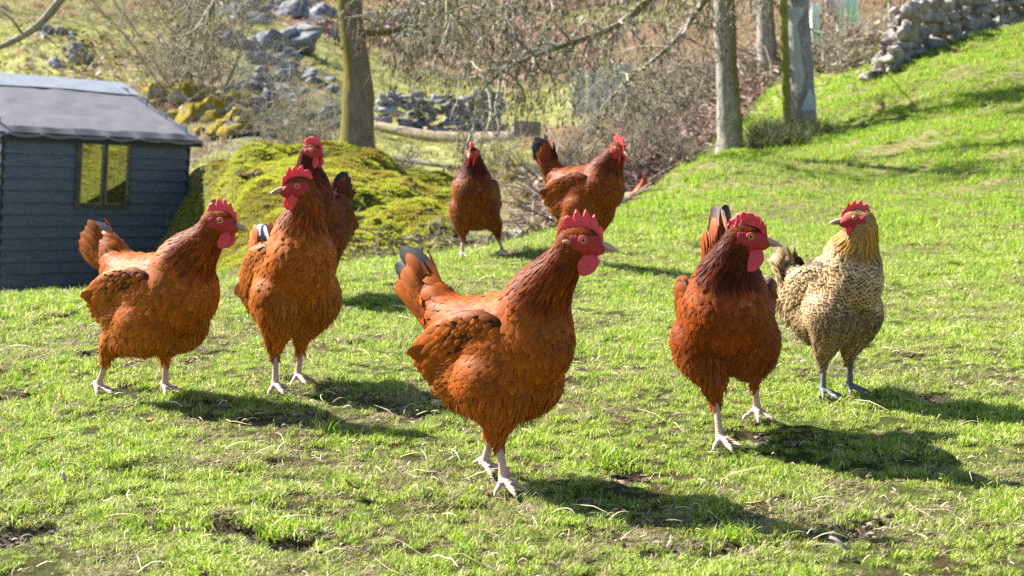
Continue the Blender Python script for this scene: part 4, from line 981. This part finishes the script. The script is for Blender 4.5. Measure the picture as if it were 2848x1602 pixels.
# ---- shed
def build_shed():
    th = math.radians(48); L = P(-30, 400, 13.0); z0 = -1.15
    sh = empty('garden_shed', (L[0], 13.0, z0)); sh.rotation_euler = (Matrix.Rotation(math.radians(5.0), 3, 'Y')@Matrix.Rotation(th, 3, 'Z')).to_euler()
    tag(sh, 'dark blue grey timber garden shed with felt roof and a two pane window', 'shed')
    Wl, Dp, He, Hr = 2.015, 2.9, 1.55, 2.0
    m, t, b = mat('painted_boards', .6, .3); oc = objco(t)
    mp = N(t, 'ShaderNodeMapping'); mp.inputs['Scale'].default_value = (1.3, 1.3, 16); t.links.new(oc, mp.inputs[0])
    n = noise(t, 3.5, mp.outputs[0], 8, .7); n2 = noise(t, 11, oc, 5, .7)
    c = mixc(t, ramp(t, n, [(.3, (0, 0, 0)), (.7, (1, 1, 1))]), (.055, .072, .135), (.13, .16, .24))
    c = mixc(t, ramp(t, n2, [(.62, (0, 0, 0)), (.75, (1, 1, 1))]), c, (.025, .028, .04))
    t.links.new(c, b.inputs['Base Color']); bump(t, b, n, .5, .004); paint = m
    def wall(name, w_, org, ax, parent, gable=False):
        bb = MB(); bh = .112; k = 0; z = 0; ax = np.array(ax, float); out = np.array([ax[1], -ax[0], 0])
        while z < (Hr if gable else He):
            z1 = min(z+bh, Hr if gable else He)
            a0, a1 = 0, w_
            if gable and z > He: f = (z-He)/(Hr-He)*w_/2; a0 += f; a1 -= f
            if a1-a0 < .05: break
            v = [];
            for q in (a0, a1):
                for (o_, zz) in ((.0, z), (.026, z), (.008, z1-.006), (.0, z1)): v.append(np.array(org)+ax*q+out*o_+np.array([0, 0, zz]))
            bb.add(v, [np.array([[0, 1, 2, 3], [7, 6, 5, 4], [1, 5, 6, 2], [0, 4, 5, 1], [2, 6, 7, 3], [0, 3, 7, 4]])[:, ::-1]])
            z = z1
        return bb.build(name, paint, parent, smooth=False)
    wall('wall', Wl, (0, 0, 0), (1, 0, 0), sh); wall('wall', Wl, (Wl, Dp, 0), (-1, 0, 0), sh)
    wall('wall', Dp, (0, Dp, 0), (0, -1, 0), sh, True); wall('wall', Dp, (Wl, 0, 0), (0, 1, 0), sh, True)
    dark = simple('dark_trim', (.02, .024, .035), (.035, .04, .055), 20, .6)
    for x, y in ((-.018, -.018), (Wl-.02, -.018)):
        v, f = box(x, x+.036, y, y+.036, 0, He-.02); MB().add(v, f).build('corner_trim', dark, sh, False)
    # roof: two felted slopes with a wavy lower edge
    felt = MB(); nx, ny = 90, 14; o_ = .10; sl = (Hr-He)/(Dp/2)
    for side in (0, 1):
        s = np.linspace(-.09, Wl+.12, nx); q = np.linspace(0, 1, ny); S_, Q_ = np.meshgrid(s, q)
        yy = -o_ + (Dp/2+o_)*Q_; zz = He + (yy)*sl + .04 + .006*(vn(S_*7, Q_*9, 8)-.5)*2
        zz = zz - .022*(Q_ == 0)*(1+.9*np.abs(np.sin(S_*9.2))) - .02*np.exp(-((S_-s[0])/.03)**2) - .02*np.exp(-((S_-s[-1])/.03)**2)
        if side: yy = Dp-yy
        top = np.stack([S_, yy, zz], -1).reshape(-1, 3); i = np.arange(ny-1)[:, None]*nx; j = np.arange(nx-1)[None]
        F = np.stack([i+j, i+j+1, i+nx+j+1, i+nx+j], -1).reshape(-1, 4)
        if side: F = F[:, ::-1]
        felt.add(top, F); felt.add(top-np.array([0, 0, .018]), F[:, ::-1])
        rim = [(a, a+1) for a in range(nx-1)]; 
        n0 = len(top); V2 = np.concatenate([top, top-np.array([0, 0, .018])])
        ed = [(a+1, a) for a in range(nx-1)] + [(a*nx, (a+1)*nx) for a in range(ny-1)] + [((a+1)*nx+nx-1, a*nx+nx-1) for a in range(ny-1)]
        felt.add(V2, np.array([[a, b_, b_+n0, a+n0] for a, b_ in ed]))
    m, t, b = mat('roof_felt', .75, .3); oc = objco(t); n = noise(t, 2.5, oc, 8, .7); n3 = noise(t, 160, oc, 3)
    t.links.new(mixc(t, n, (.125, .12, .145), (.20, .19, .22)), b.inputs['Base Color']); bump(t, b, n3, .5, .002)
    rf = felt.build('roof', m, sh, False)
    cap = MB(); v, f = box(0, 1, 0, 1, 0, 1)
    for sg in (1, -1):
        w2 = .36; s = np.linspace(-.10, Wl+.13, 40); q = np.linspace(0, 1, 5); S_, Q_ = np.meshgrid(s, q)
        yy = Dp/2 - sg*w2*Q_*(1+.05*np.sin(S_*4)); zz = He + (Dp/2-np.abs(Dp/2-yy))*sl + .052
        top = np.stack([S_, yy, zz], -1).reshape(-1, 3); i = np.arange(4)[:, None]*40; j = np.arange(39)[None]; F = np.stack([i+j, i+40+j, i+40+j+1, i+j+1], -1).reshape(-1, 4)
        cap.add(top, F if sg > 0 else F[:, ::-1]); cap.add(top-np.array([0, 0, .006]), F[:, ::-1] if sg > 0 else F)
    cap.build('ridge_felt', simple('pale_felt', (.24, .27, .32), (.31, .34, .39), 5, .6), rf, True)
    fa = MB(); v, f = box(-.08, Wl+.11, -.082, -.060, He-.075, He-.005); fa.add(v, f); fa.build('fascia', dark, sh, False)
    # window
    wx0, wx1, wz1, wz0 = .765, 1.30, He-.075, He-.67
    fr = MB(); q = .03
    for bx_ in ((wx0-q, wx0, wz0-q, wz1+q), (wx1, wx1+q, wz0-q, wz1+q), (wx0, wx1, wz1, wz1+q), (wx0, wx1, wz0-q, wz0), ((wx0+wx1)/2-.014, (wx0+wx1)/2+.014, wz0, wz1)):
        v, f = box(bx_[0], bx_[1], -.045, -.012, bx_[2], bx_[3]); fr.add(v, f)
    win = fr.build('window', simple('window_frame_paint', (.05, .06, .08), (.12, .11, .10), 15, .5), sh, False)
    m, t, b = mat('window_glass', .03, .5); b.inputs['Base Color'].default_value = (.02, .025, .02, 1)
    gl = N(t, 'ShaderNodeBsdfGlossy'); gl.inputs['Roughness'].default_value = .03; gl.inputs['Color'].default_value = (.85, .9, .85, 1)
    mx = N(t, 'ShaderNodeMixShader'); mx.inputs[0].default_value = .5; t.links.new(b.outputs[0], mx.inputs[1]); t.links.new(gl.outputs[0], mx.inputs[2]); t.links.new(mx.outputs[0], t.nodes['Material Output'].inputs[0])
    mid = (wx0+wx1)/2; fcol = simple('casement_paint', (.10, .10, .10), (.22, .19, .15), 15, .5)
    for k, (a, e) in enumerate(((wx0+.004, mid-.016), (mid+.016, wx1-.004))):
        cs = MB(); t2 = .016
        for bx_ in ((a, a+t2, wz0+.004, wz1-.004), (e-t2, e, wz0+.004, wz1-.004), (a+t2, e-t2, wz1-.004-t2, wz1-.004), (a+t2, e-t2, wz0+.004, wz0+.004+t2)):
            v, f = box(bx_[0], bx_[1], -.056, -.034, bx_[2], bx_[3]); cs.add(v, f)
        co = cs.build('casement', fcol, win, False)
        g_ = MB(); v, f = box(a+t2, e-t2, -.048, -.044, wz0+.004+t2, wz1-.004-t2); g_.add(v, f); go = g_.build('pane', m, win, False)
build_shed()

# ---- trees
def walk(p, d, L, seg, wig, droop, r):
    pts = [p]; d = d/np.linalg.norm(d); st = L/seg
    for i in range(seg):
        d = d + r.normal(0, wig, 3) + np.array([0, 0, -droop]); d /= np.linalg.norm(d); p = p + d*st; pts.append(p)
    return np.array(pts)
def sprays(acc, path, r0, n, L, droop, lvl, r, cols, cat=None, kids=5, rmin=.0022, wig=.22, t0=.1, updir=0.0):
    T = np.gradient(path, axis=0)
    for i in range(n):
        t = r.uniform(t0, 1); k = t*(len(path)-1); a = int(min(k, len(path)-2)); p = path[a]*(1-(k-a))+path[a+1]*(k-a); tg = T[a]/np.linalg.norm(T[a])
        d = tg*.7 + r.normal(0, .75, 3) + np.array([0, 0, updir]); ln = L*r.uniform(.5, 1.25); q = walk(p, d, ln, 7, wig, droop, r); rr0 = max(r0*.5*(1-.5*t), rmin)
        v, f = tube(q, np.linspace(rr0, rmin*.6, 8), 4 if rr0 > .01 else 3, False); c = np.array(cols[r.integers(0, len(cols))])*r.uniform(.7, 1.3)
        acc.add(v, f, c)
        if lvl > 0: sprays(acc, q, rr0, kids, L*.5, droop*1.1, lvl-1, r, cols, cat, kids, rmin, wig, .15, updir)
        elif cat is not None and r.uniform() < .55:
            for _ in range(r.integers(1, 4)):
                e = q[r.integers(3, 8)]; h = r.uniform(.03, .06); vv, ff = ico(1); cat.add(vv*np.array([.008, .008, h*.5])+e-np.array([0, 0, h*.6]), ff, np.array((.15, .12, .09))*r.uniform(.6, 1.6))
GREY = [(.30, .26, .22), (.20, .17, .14), (.40, .36, .31), (.24, .23, .13), (.32, .29, .16)]
DROOPC = [(.38, .35, .29), (.20, .18, .14), (.54, .50, .42), (.28, .27, .12), (.34, .33, .20)]
def D_(px, py, d): return P(px*DS, py*DS, d)
def trunk_pts(base, px_list, d): return [base]+[D_(x, y, d) for x, y in px_list]
def tree(name, label, base, path, radii, barkm, limbs, cols=DROOPC, sub=(10, .8, .12, 2), seed=1, catk=True, kids=5, group=None):
    r = np.random.default_rng(seed); t = empty(name, tuple(base)); tag(t, label, 'tree', group); off = np.array(base)
    tb = MB(); q = spline(np.array(path)-off, 26); rad = np.interp(np.linspace(0, 1, 26), np.linspace(0, 1, len(radii)), radii)
    rad = rad*(1+.08*np.array([vn(np.array([i*.7]), np.array([seed]), 4)[0]-.5 for i in range(26)])*2); v, f = tube(q, rad, 20); 
    a = vn(v[:, 0]*14, v[:, 2]*5+v[:, 1]*9, 3)-.5; tb.add(v + (v-np.repeat(np.concatenate([q, ]), 20, 0).reshape(-1, 3)[:len(v)] if False else 0)*0, f)
    tb.build('trunk', barkm, t)
    cr = MB(); ck = MB() if catk else None; lm = MB()
    for pts, r0, r1, n in limbs:
        w_ = spline(np.array(pts)-off, 18); v, f = tube(w_, np.linspace(r0, r1, 18), 8); lm.add(v, f)
        sprays(cr, w_, r0, n, sub[1], sub[2], sub[3], r, cols, ck, kids)
    if limbs:
        lm.build('limb', barkm, t); o = cr.build('crown', TWIG, t)
        if catk and ck.n: ck.build('catkins', m_colattr('catkin', .8), t)['kind'] = 'stuff'
    return t
# mossy tree behind the bank
bL = on(898*DS, 14.0, -.1)
tree('mossy_tree', 'leaning bare tree with a moss covered trunk behind the green bank', bL, trunk_pts(bL, [(899, 330), (900, 200), (884, 60), (876, -60), (880, -300), (900, -700)], 14.0), [.24, .175, .155, .135, .12, .115, .10, .07], BARK,
     [([D_(915, 85, 14), D_(985, 80, 13.8), D_(1040, 62, 13.6), D_(1080, 108, 13.4)], .035, .012, 16), ([D_(885, -80, 14), D_(1000, -150, 13), D_(1120, -60, 12.6), D_(1160, 60, 12.4)], .04, .008, 26),
      ([D_(880, -100, 14), D_(760, -260, 14), D_(640, -160, 14), D_(560, -40, 14), D_(520, 60, 14)], .05, .008, 24), ([D_(885, -300, 14), D_(960, -500, 13), D_(1100, -420, 12), D_(1240, -150, 12)], .05, .01, 26),
      ([D_(895, -600, 14), D_(1000, -760, 14), D_(1200, -860, 13.5), D_(1380, -900, 13)], .07, .02, 40), ([D_(898, -650, 14), D_(860, -860, 13), D_(900, -1000, 12), D_(1050, -1150, 11)], .07, .02, 36)], seed=31, sub=(10, .75, .14, 2), kids=4)  # limbs on this line: added above the frame to shade the right slope
# grey tree on the right whose limbs hang across the middle
bR = on(1838*DS, 17.0, -.1)
tree('grey_tree', 'bare grey barked tree at the crest right of centre with hanging twigs', bR, trunk_pts(bR, [(1836, 330), (1830, 200), (1822, 0), (1826, -200), (1830, -700)], 17.0), [.22, .155, .14, .125, .12, .11, .08], BARKG,
     [([D_(1826, -120, 17), D_(1700, -60, 16), D_(1560, 60, 15), D_(1400, 120, 14.4), D_(1270, 175, 14), D_(1180, 260, 13.8)], .055, .010, 46),
      ([D_(1826, -160, 17), D_(1650, -200, 15.6), D_(1450, -90, 14.6), D_(1290, 10, 14), D_(1180, 60, 13.6)], .05, .010, 46),
      ([D_(1828, -80, 17), D_(1760, 20, 16), D_(1680, 120, 15.6), D_(1560, 220, 15), D_(1520, 300, 15)], .04, .008, 36),
      ([D_(1828, -200, 17), D_(1600, -240, 17), D_(1380, -160, 17), D_(1180, -60, 17), D_(1040, 40, 17)], .05, .010, 40),
      ([D_(1826, -60, 17), D_(1900, -20, 17.5), D_(1985, 30, 18), D_(2060, 90, 18)], .03, .008, 14),
      ([D_(1826, -300, 17), D_(1960, -260, 16), D_(2120, -120, 16), D_(2230, -30, 16)], .04, .01, 14),
      ([D_(1828, -260, 17), D_(1960, -360, 15), D_(2200, -420, 13), D_(2450, -460, 11.5)], .07, .02, 46), ([D_(1828, -350, 17), D_(1900, -500, 14), D_(2050, -640, 11), D_(2200, -800, 9)], .07, .02, 40), ([D_(1828, -320, 17), D_(2040, -330, 17), D_(2320, -300, 17), D_(2560, -260, 17)], .06, .02, 40)], seed=33, sub=(10, .80, .13, 2), kids=5)  # these three limbs are added out of view to cast shadow bands rightwards
bB = on(1926*DS, 27, -.1)
tree('grey_tree', 'second bare trunk standing further back between the grey tree and the pole', bB, trunk_pts(bB, [(1926, 60), (1922, -60), (1925, -300)], 27), [.20, .16, .15, .14], BARKG, [([D_(1922, -60, 27), D_(1800, -60, 27), D_(1700, 30, 26), D_(1640, 130, 26)], .05, .01, 22)], seed=35, sub=(8, 1.0, .1, 2), kids=4)
# distant bare trees
def shrub(name, label, base, nst, L, spread, cols, seed, r0=.012, lvl=2, kids=5, droop=.02, cat='shrub', group=None, leaf=None, rmin=.0022, up=1.0):
    r = np.random.default_rng(seed); t = empty(name, tuple(base)); tag(t, label, cat, group); b = MB(); sm = MB()
    for i in range(nst):
        d = np.array([r.normal(0, spread), r.normal(0, spread), up]); q = walk(np.array([r.normal(0, .08), r.normal(0, .08), -.05])*L, d, L*r.uniform(.7, 1.2), 9, .12, droop, r)
        v, f = tube(q, np.linspace(r0, r0*.3, 10), 5, False); sm.add(v, f, np.array(cols[0])*r.uniform(.6, 1.2)); sprays(b, q, r0, kids+3, L*.5, droop, lvl-1, r, cols, None, kids, rmin, .2, .15, .25)
    sm.build('stem', TWIG, t); b.build('twigs', TWIG, t)
    if leaf:
        lf = MB(); V = np.concatenate(b.V); n = leaf[0]; p = V[r.integers(0, len(V), n)] + r.normal(0, .02, (n, 3)); s = r.uniform(.5, 1.3, (n, 1))*leaf[1]; a = r.normal(0, 1, (n, 3)); a /= np.linalg.norm(a, axis=1, keepdims=True); c = np.cross(a, r.normal(0, 1, (n, 3))); c /= np.linalg.norm(c, axis=1, keepdims=True)
        Vv = np.stack([p-a*s, p+c*s*.45, p+a*s, p-c*s*.45], 1).reshape(-1, 3); cc = np.asarray(leaf[2])[r.integers(0, len(leaf[2]), n)]*r.uniform(.6, 1.4, (n, 1)); lf.add(Vv, np.arange(n*4).reshape(-1, 4), np.repeat(cc, 4, 0)); lf.build('leaves', m_colattr('dull_leaves', .7, .2, .3), t)
    return t
shrub('bare_tree', 'pale grey twiggy tree rising above the rocks behind the shed', on(470*DS, 24, -.1), 9, 3.0, .42, GREY, 41, .03, 3, 5, .02, 'tree', rmin=.004)
shrub('bare_tree', 'fine grey thicket left of the scree, behind the mossy boulders', on(525*DS, 23, -.1), 7, 2.2, .45, GREY, 42, .022, 3, 4, .03, 'tree', rmin=.004)
shrub('evergreen_bush', 'dark olive bush filling the upper left corner', on(20*DS, 17, -.1), 12, 2.2, .35, [(.16, .13, .05), (.24, .2, .09), (.34, .30, .16)], 43, .02, 3, 5, .0, 'bush', leaf=(9000, .045, [(.12, .11, .03), (.20, .17, .05), (.30, .24, .09), (.09, .09, .03)]), rmin=.003)
for i, (px, d, h, lab) in enumerate(((770, 15.5, 1.0, 'bare pale shrub of tangled sticks left of the mossy trunk'), (845, 15.2, .8, 'small leafless shrub at the foot of the mossy trunk'), (700, 16.5, .9, 'bare shrub in front of the scree'), (1010, 13.2, .45, 'thin leafless sapling below the brown rail'), (1440, 12.5, .55, 'leafless brush under the raised tail of the reddish hen'), (1640, 15, .9, 'bare brush in front of the picket fence'), (1730, 15.5, .8, 'bare brush left of the grey tree'), (1500, 19, 1.1, 'grey brush left of the picket fence'), (2110, 25, 1.4, 'leafless shrub behind the washing'), (1240, 15, .6, 'thin bare shrub right of the gate rail'))):
    shrub('bare_shrub', lab, on(px*DS, d, -.03), 9, h, .55, GREY, 50+i, .010, 2, 5, .03)
bq = on(40*DS, 15, 0)
tree('leaning_branch', 'thick bare branch slanting down across the upper left corner', D_(30, 105, 13.5), [D_(-60, 140, 13.5), D_(30, 105, 13.5), D_(100, 60, 13.5), D_(160, -10, 13.5)], [.02, .03, .035, .04], BARKG, [([D_(60, 90, 13.5), D_(20, 40, 13.4), D_(-30, 20, 13.4)], .015, .005, 8)], seed=71, sub=(6, .4, .08, 1), catk=False)

# ---- poles, fence, rails, board, washing
wood = simple('weathered_wood', (.20, .17, .18), (.36, .32, .33), 9, .85, .5, .01)
def build_pole():
    b0 = on(2021*DS, 15.8, -.1); t = empty('wooden_pole', tuple(b0)); tag(t, 'weathered wooden pole with torn pale wrapping on the grass bank', 'pole')
    pth = [np.zeros(3)]+[D_(x, y, 15.8)-b0 for x, y in ((2019, 250), (2011, 120), (2005, 0), (1998, -300), (1990, -700))]; q = spline(pth, 24); v, f = tube(q, np.linspace(.145, .115, 24)*(1+.04*np.sin(np.arange(24)*1.9)), 18); MB().add(v, f).build('post', wood, t)
    wr = simple('torn_wrap', (.38, .40, .43), (.52, .54, .57), 6, .5)
    def strip(pts, wds):
        m = MB(); q2 = [D_(x, y, 15.8)-b0 for x, y in pts]; V = []
        for (x, y), p, w_ in zip(pts, q2, wds):
            for k in range(5):
                a = (k/4-.5)*w_*DS/K*15.8; cx = np.interp(-y, [-345, -250, -120, 0, 300], [2021, 2019, 2011, 2005, 1998]); off = (x-cx)*DS/K*15.8 + a; off = np.clip(off, -.150, .150); dep = -math.sqrt(max(.155**2-off**2, 0)); c = D_(cx, y, 15.8)-b0; V.append(c+np.array([off, dep-.006, 0]))
        n = len(pts); V = np.array(V); F = np.array([[i*5+j, i*5+j+1, i*5+j+6, i*5+j+5] for i in range(n-1) for j in range(4)]); m.add(V, F[:, ::-1]); m.add(V+np.array([0, .004, 0]), F); m.build('torn_wrap', wr, t)
    strip([(1990, 60), (1993, 110), (1998, 160), (2003, 190), (2004, 235)], [12, 26, 26, 30, 8]); strip([(2030, 225), (2030, 250), (2028, 278)], [6, 26, 40]); strip([(1998, 20), (1992, 50), (1990, 72)], [44, 28, 10])
    p = on(1981*DS, 15.5, -.1); q = spline([p, D_(1977, 200, 15.5), D_(1971, 0, 15.5), D_(1966, -250, 15.5)], 16); v, f = tube(q, .045, 10); tag(MB().add(v, f).build('thin_post', simple('green_algae_post', (.16, .18, .03), (.26, .27, .06), 6), None), 'thin green stained post leaning beside the wooden pole', 'post')
build_pole()
def build_fence():
    fb = on(1500*DS, 29); t = empty('picket_fence', tuple(fb)); tag(t, 'grey picket fence in the pasture seen through the hanging twigs', 'fence')
    pk = simple('pale_grey_wood', (.34, .37, .40), (.52, .54, .58), 10)
    for px in (1445, 1462, 1484, 1502, 1521, 1542, 1560, 1578):
        g = on(px*DS, 29)-fb; v, f = box(g[0]-.07, g[0]+.07, g[1]-.02, g[1]+.02, g[2]-.1, g[2]+1.0); v[4:, 0] += .02*math.sin(px); MB().add(v, f).build('picket', pk, t, False)
    a, b = on(1440*DS, 29)-fb, on(1583*DS, 29)-fb
    for h in (.3, .8): v, f = tube(np.array([a+[0, .06, h], b+[0, .06, h]]), .03, 4); MB().add(v, f).build('rail', pk, t, False)
build_fence()
v, f = tube(spline([on(945*DS, 21.5, .16), on(1100*DS, 20.5, .14), on(1300*DS, 19.5, .10)], 14), np.linspace(.07, .10, 14), 10)
tag(MB().add(v, f).build('log', bark_mat('log_bark', (.20, .15, .12), (.40, .34, .30), (.3, .28, .08), amt=.3)), 'long fallen brown log lying across the pasture', 'log')
def build_gate():
    a = on(988*DS, 15.3); b = on(1290*DS, 14.2); t = empty('gate_rail', tuple(a)); tag(t, 'dark wooden rail on short posts between the bank and the pasture', 'rail')
    gw = simple('green_dark_wood', (.09, .09, .06), (.18, .17, .12), 9); za = D_(988, 398, 15.3)[2]; zb = D_(1290, 440, 14.2)[2]
    v, f = tube(np.array([[0, 0, za-a[2]], [b[0]-a[0], b[1]-a[1], zb-a[2]]]), .030, 6); MB().add(v, f).build('rail', gw, t)
    for q in (0.0, .5, 1.0):
        p = (b-a)*q; zt = (za-a[2])*(1-q)+(zb-a[2])*q; g = gz(a[0]+p[0], a[1]+p[1])-a[2]; v, f = box(p[0]-.035, p[0]+.035, p[1]-.035, p[1]+.035, g-.1, zt+.02); MB().add(v, f).build('post', gw, t, False)
build_gate()
g = on(1325*DS, 20); bw = 72*DS/K*20; v, f = box(-bw/2, bw/2, -.03, .03, -.05, 62*DS/K*20)
v = v@rotm('Y', math.radians(3)).T; o = MB().add(v, f).build('wooden_board', simple('grey_board', (.17, .15, .14), (.30, .27, .25), 7), None, False); o.location = tuple(D_(1325, 368, 20)); o.rotation_euler = (math.radians(-8), 0, .3); tag(o, 'square grey board propped upright at the end of the log', 'board')
def garment(x0, x1, y0, y1, d, col, label, taper, seed, name='garment', legs=False):
    r = np.random.default_rng(seed); nx, ny = 14, 18; m = MB(); u = np.linspace(0, 1, nx); q = np.linspace(0, 1, ny); U_, Q_ = np.meshgrid(u, q)
    cx = (x0+x1)/2 + (8*Q_**2); hw = (x1-x0)/2*(1-taper*Q_)
    X = cx+(U_*2-1)*hw*(1-.25*np.sin(U_*9+Q_*2)*.3); Y = y0+(y1-y0)*Q_*(1-.05*np.sin(U_*7))
    V = np.array([D_(a, b_, d) for a, b_ in zip(X.ravel(), Y.ravel())]); V[:, 1] += (.05*np.sin(U_*14+Q_*3+seed)*(.3+Q_)+.12*Q_**2).ravel()
    i = np.arange(ny-1)[:, None]*nx; j = np.arange(nx-1)[None]; F = np.stack([i+j, i+nx+j, i+nx+j+1, i+j+1], -1).reshape(-1, 4)
    m.add(V, F); m.add(V+np.array([0, .008, 0]), F[:, ::-1]); o = m.build(name, simple('cloth_%s' % name+str(seed), col, tuple(c*.82 for c in col), 6, .9)); tag(o, label, 'garment'); return o
garment(2036, 2066, 8, 108, 22, (.82, .86, .90), 'long pale blue garment hanging nearest the wooden pole', .15, 1, 'trousers')
garment(2074, 2098, -12, 40, 22, (.80, .66, .80), 'short garment with lilac tint, second on the washing line', .1, 2, 'shirt')
garment(2098, 2128, -16, 78, 22, (.88, .88, .88), 'white garment blowing on the washing line', .25, 3, 'shirt')
garment(2126, 2160, -18, 58, 22, (.62, .88, .78), 'pale mint green garment at the right end of the washing', .1, 4, 'shirt')
lt = empty('clothes_line', tuple(D_(2005, 5, 16))); tag(lt, 'thin washing line running back from the wooden pole', 'washing line')
v, f = tube(np.array([D_(2008, 8, 16), D_(2036, 6, 22), D_(2100, -14, 22.05), D_(2236, -16, 22)])-D_(2005, 5, 16), .008, 5); MB().add(v, f).build('line', simple('line_cord', (.3, .3, .3), (.4, .4, .4)), lt)
p = on(2236*DS, 22, -.1); v, f = tube(np.array([p, D_(2236, -16, 22)])-D_(2005, 5, 16), .022, 6); MB().add(v, f).build('stake', simple('stake_wood', (.28, .24, .18), (.4, .36, .28)), lt)

# ---- brush, leaf litter, tussocks
def litter(name, n, boxp, dl, cols, label, stick=.35, sz=.05, heap=.0, seed=3, L=(.15, .6), lim=None, rs=.008):
    r = np.random.default_rng(seed); b = MB(); y = r.uniform(dl[0], dl[1], n*2); u = r.uniform(boxp[0], boxp[1], n*2)*DS; x = (u-1424)/K*y
    if lim is not None: k = lim(u/DS, y); x, y = x[k], y[k]
    x, y = x[:n], y[:n]; z = ground_z(x, y) + heap*fbm(x*1.3, y*1.3, 8)*r.uniform(0, 1, len(x)); n = len(x); ns = int(n*stick)
    for i in range(ns):
        q = walk(np.array([x[i], y[i], z[i]+.02]), r.normal(0, 1, 3)*np.array([1, 1, .35])+np.array([0, 0, .12]), r.uniform(*L), 4, .15, .02, r); v, f = tube(q, np.linspace(1, .5, 5)*rs*r.uniform(.5, 1.6), 4, False); b.add(v, f, np.array([(.30, .24, .18), (.20, .15, .12), (.40, .34, .28), (.15, .11, .10)][r.integers(0, 4)])*r.uniform(.8, 1.2))
    p = np.stack([x, y, z+.02], -1)[ns:]; n2 = len(p); a = r.normal(0, 1, (n2, 3))*[1, 1, .5]; a /= np.linalg.norm(a, axis=1, keepdims=True); c = np.cross(a, r.normal(0, 1, (n2, 3))); c /= np.linalg.norm(c, axis=1, keepdims=True); s = r.uniform(.5, 1.4, (n2, 1))*sz
    V = np.stack([p-a*s, p+c*s*.6, p+a*s+np.array([0, 0, .01]), p-c*s*.6], 1).reshape(-1, 3); cc = np.asarray(cols)[r.integers(0, len(cols), n2)]*r.uniform(.5, 1.5, (n2, 1)); b.add(V, np.arange(n2*4).reshape(-1, 4), np.repeat(cc, 4, 0))
    tag(b.build(name, m_colattr(name+'_m', .85, .2, .15)), label, kind='stuff')
notright = lambda u, y: u*DS < 1690+(y-8)*27
litter('brush_pile', 9000, (1540, 2130), (12.5, 25), [(.20, .12, .11), (.12, .07, .08), (.34, .24, .20), (.42, .32, .28), (.26, .13, .07)], 'tangled brush and dead leaves below the crest left of the pole', .10, .05, .30, 5, (.2, .7), notright, .008)
litter('dead_brushwood', 3200, (1330, 1640), (8.8, 14), [(.30, .22, .15), (.40, .32, .24), (.20, .15, .10)], 'dead sticks and leaves around the reddish hen', .22, .035, .12, 6, (.15, .45), notright, .006)
litter('leaf_litter', 6000, (1560, 2200), (24, 40), [(.28, .23, .16), (.36, .31, .20), (.24, .23, .10), (.16, .13, .10)], 'brown scrub beyond the grey trees', .3, .09, .3, 7, (.3, 1.2), None, .014)
litter('hollow_debris', 1300, (840, 1340), (6.9, 8.8), [(.16, .13, .08), (.12, .12, .05), (.26, .22, .15)], 'sticks and stones litter in the hollow behind the crest', .15, .025, .03, 8, (.1, .3), None, .003)
litter('bracken', 9000, (560, 1500), (44, 85), [(.46, .30, .23), (.38, .24, .17), (.56, .40, .32), (.30, .2, .14)], 'pinkish brown dead bracken on the far hillside', .1, .22, .5, 9, (.5, 1.4), lambda u, y: ground_col((u*DS-1424)/K*y, y, 0*y)[:, 0] > ground_col((u*DS-1424)/K*y, y, 0*y)[:, 1]*1.25, .02)
litter('bracken_fronds', 1300, (60, 560), (22, 44), [(.46, .32, .24), (.36, .26, .18), (.50, .40, .28)], 'brown bracken among the rocks above the shed', .15, .10, .3, 10, (.3, .9), None, .012)
def tussock(px, d, n, R, h, cols, label, seed):
    r = np.random.default_rng(seed); b = MB(); v, f, c = blades(n, R, h*.5, h, .004, (.2, 1.5), cols, r, .5); b.add(v, f, c); o = b.build('grass_tussock', m_colattr('tussock_blades', .6, .2, .3), None, False); o.location = tuple(on(px*DS, d)); tag(o, label, 'grass tuft')
tussock(1990, 15.0, 2600, .42, .42, [(.16, .18, .07), (.26, .25, .14), (.10, .12, .04)], 'olive tussock of long grass at the foot of the wooden pole', 1)
tussock(1955, 14.4, 1400, .30, .30, [(.16, .18, .07), (.26, .25, .14), (.10, .12, .04)], 'small grey green tussock in front of the pole tussock', 2)
# fallen leaves and bits on the near grass
def leafbit(px, py, L, W, col, label, rz, seed):
    h_ = hit(px, py); n = 7; t = np.linspace(0, 1, n); wv = W*np.sin(t*math.pi)**.7*.5+.0004; b = MB(); V = []
    for s in (-1, 0, 1): V.append(np.stack([(t-.5)*L, s*wv, .004*np.sin(t*3+seed)-.003*abs(s)+.006*t], -1))
    V = np.concatenate(V); F = np.array([[s*n+i, s*n+i+1, (s+1)*n+i+1, (s+1)*n+i] for s in (0, 1) for i in range(n-1)]); b.add(V, F); b.add(V-np.array([0, 0, .0008]), F[:, ::-1])
    o = b.build('fallen_leaf', simple('leafbit%d' % seed, col, tuple(c*.6 for c in col), 60, .6)); o.location = tuple(h_+np.array([0, 0, .022])); o.rotation_euler = (.25, -.1, rz); tag(o, label, 'leaf')
leafbit(915, 1090, .022, .012, (.40, .14, .04), 'orange brown curled leaf in the shadow of the ginger hen', 1.9, 1)
leafbit(168, 1128, .026, .012, (.50, .24, .08), 'tan curled leaf left of the forward leaning hen', 2.0, 2)
leafbit(418, 1197, .018, .010, (.34, .13, .04), 'small brown leaf on the grass between the left hens and the camera', .6, 3)
leafbit(980, 1392, .026, .011, (.16, .09, .05), 'dark brown leaf lying left of the front hen feet', 3.1, 4)
leafbit(180, 1373, .018, .007, (.62, .56, .46), 'small pale feather lying on the grass at the lower left', 2.4, 5)
leafbit(2330, 1560, .032, .011, (.30, .26, .25), 'greyish leaf on the grass at the lower right', 2.4, 6)
leafbit(1215, 1040*1.105, .024, .009, (.62, .52, .36), 'pale straw coloured leaf right of the ginger hen shadow', .4, 7)
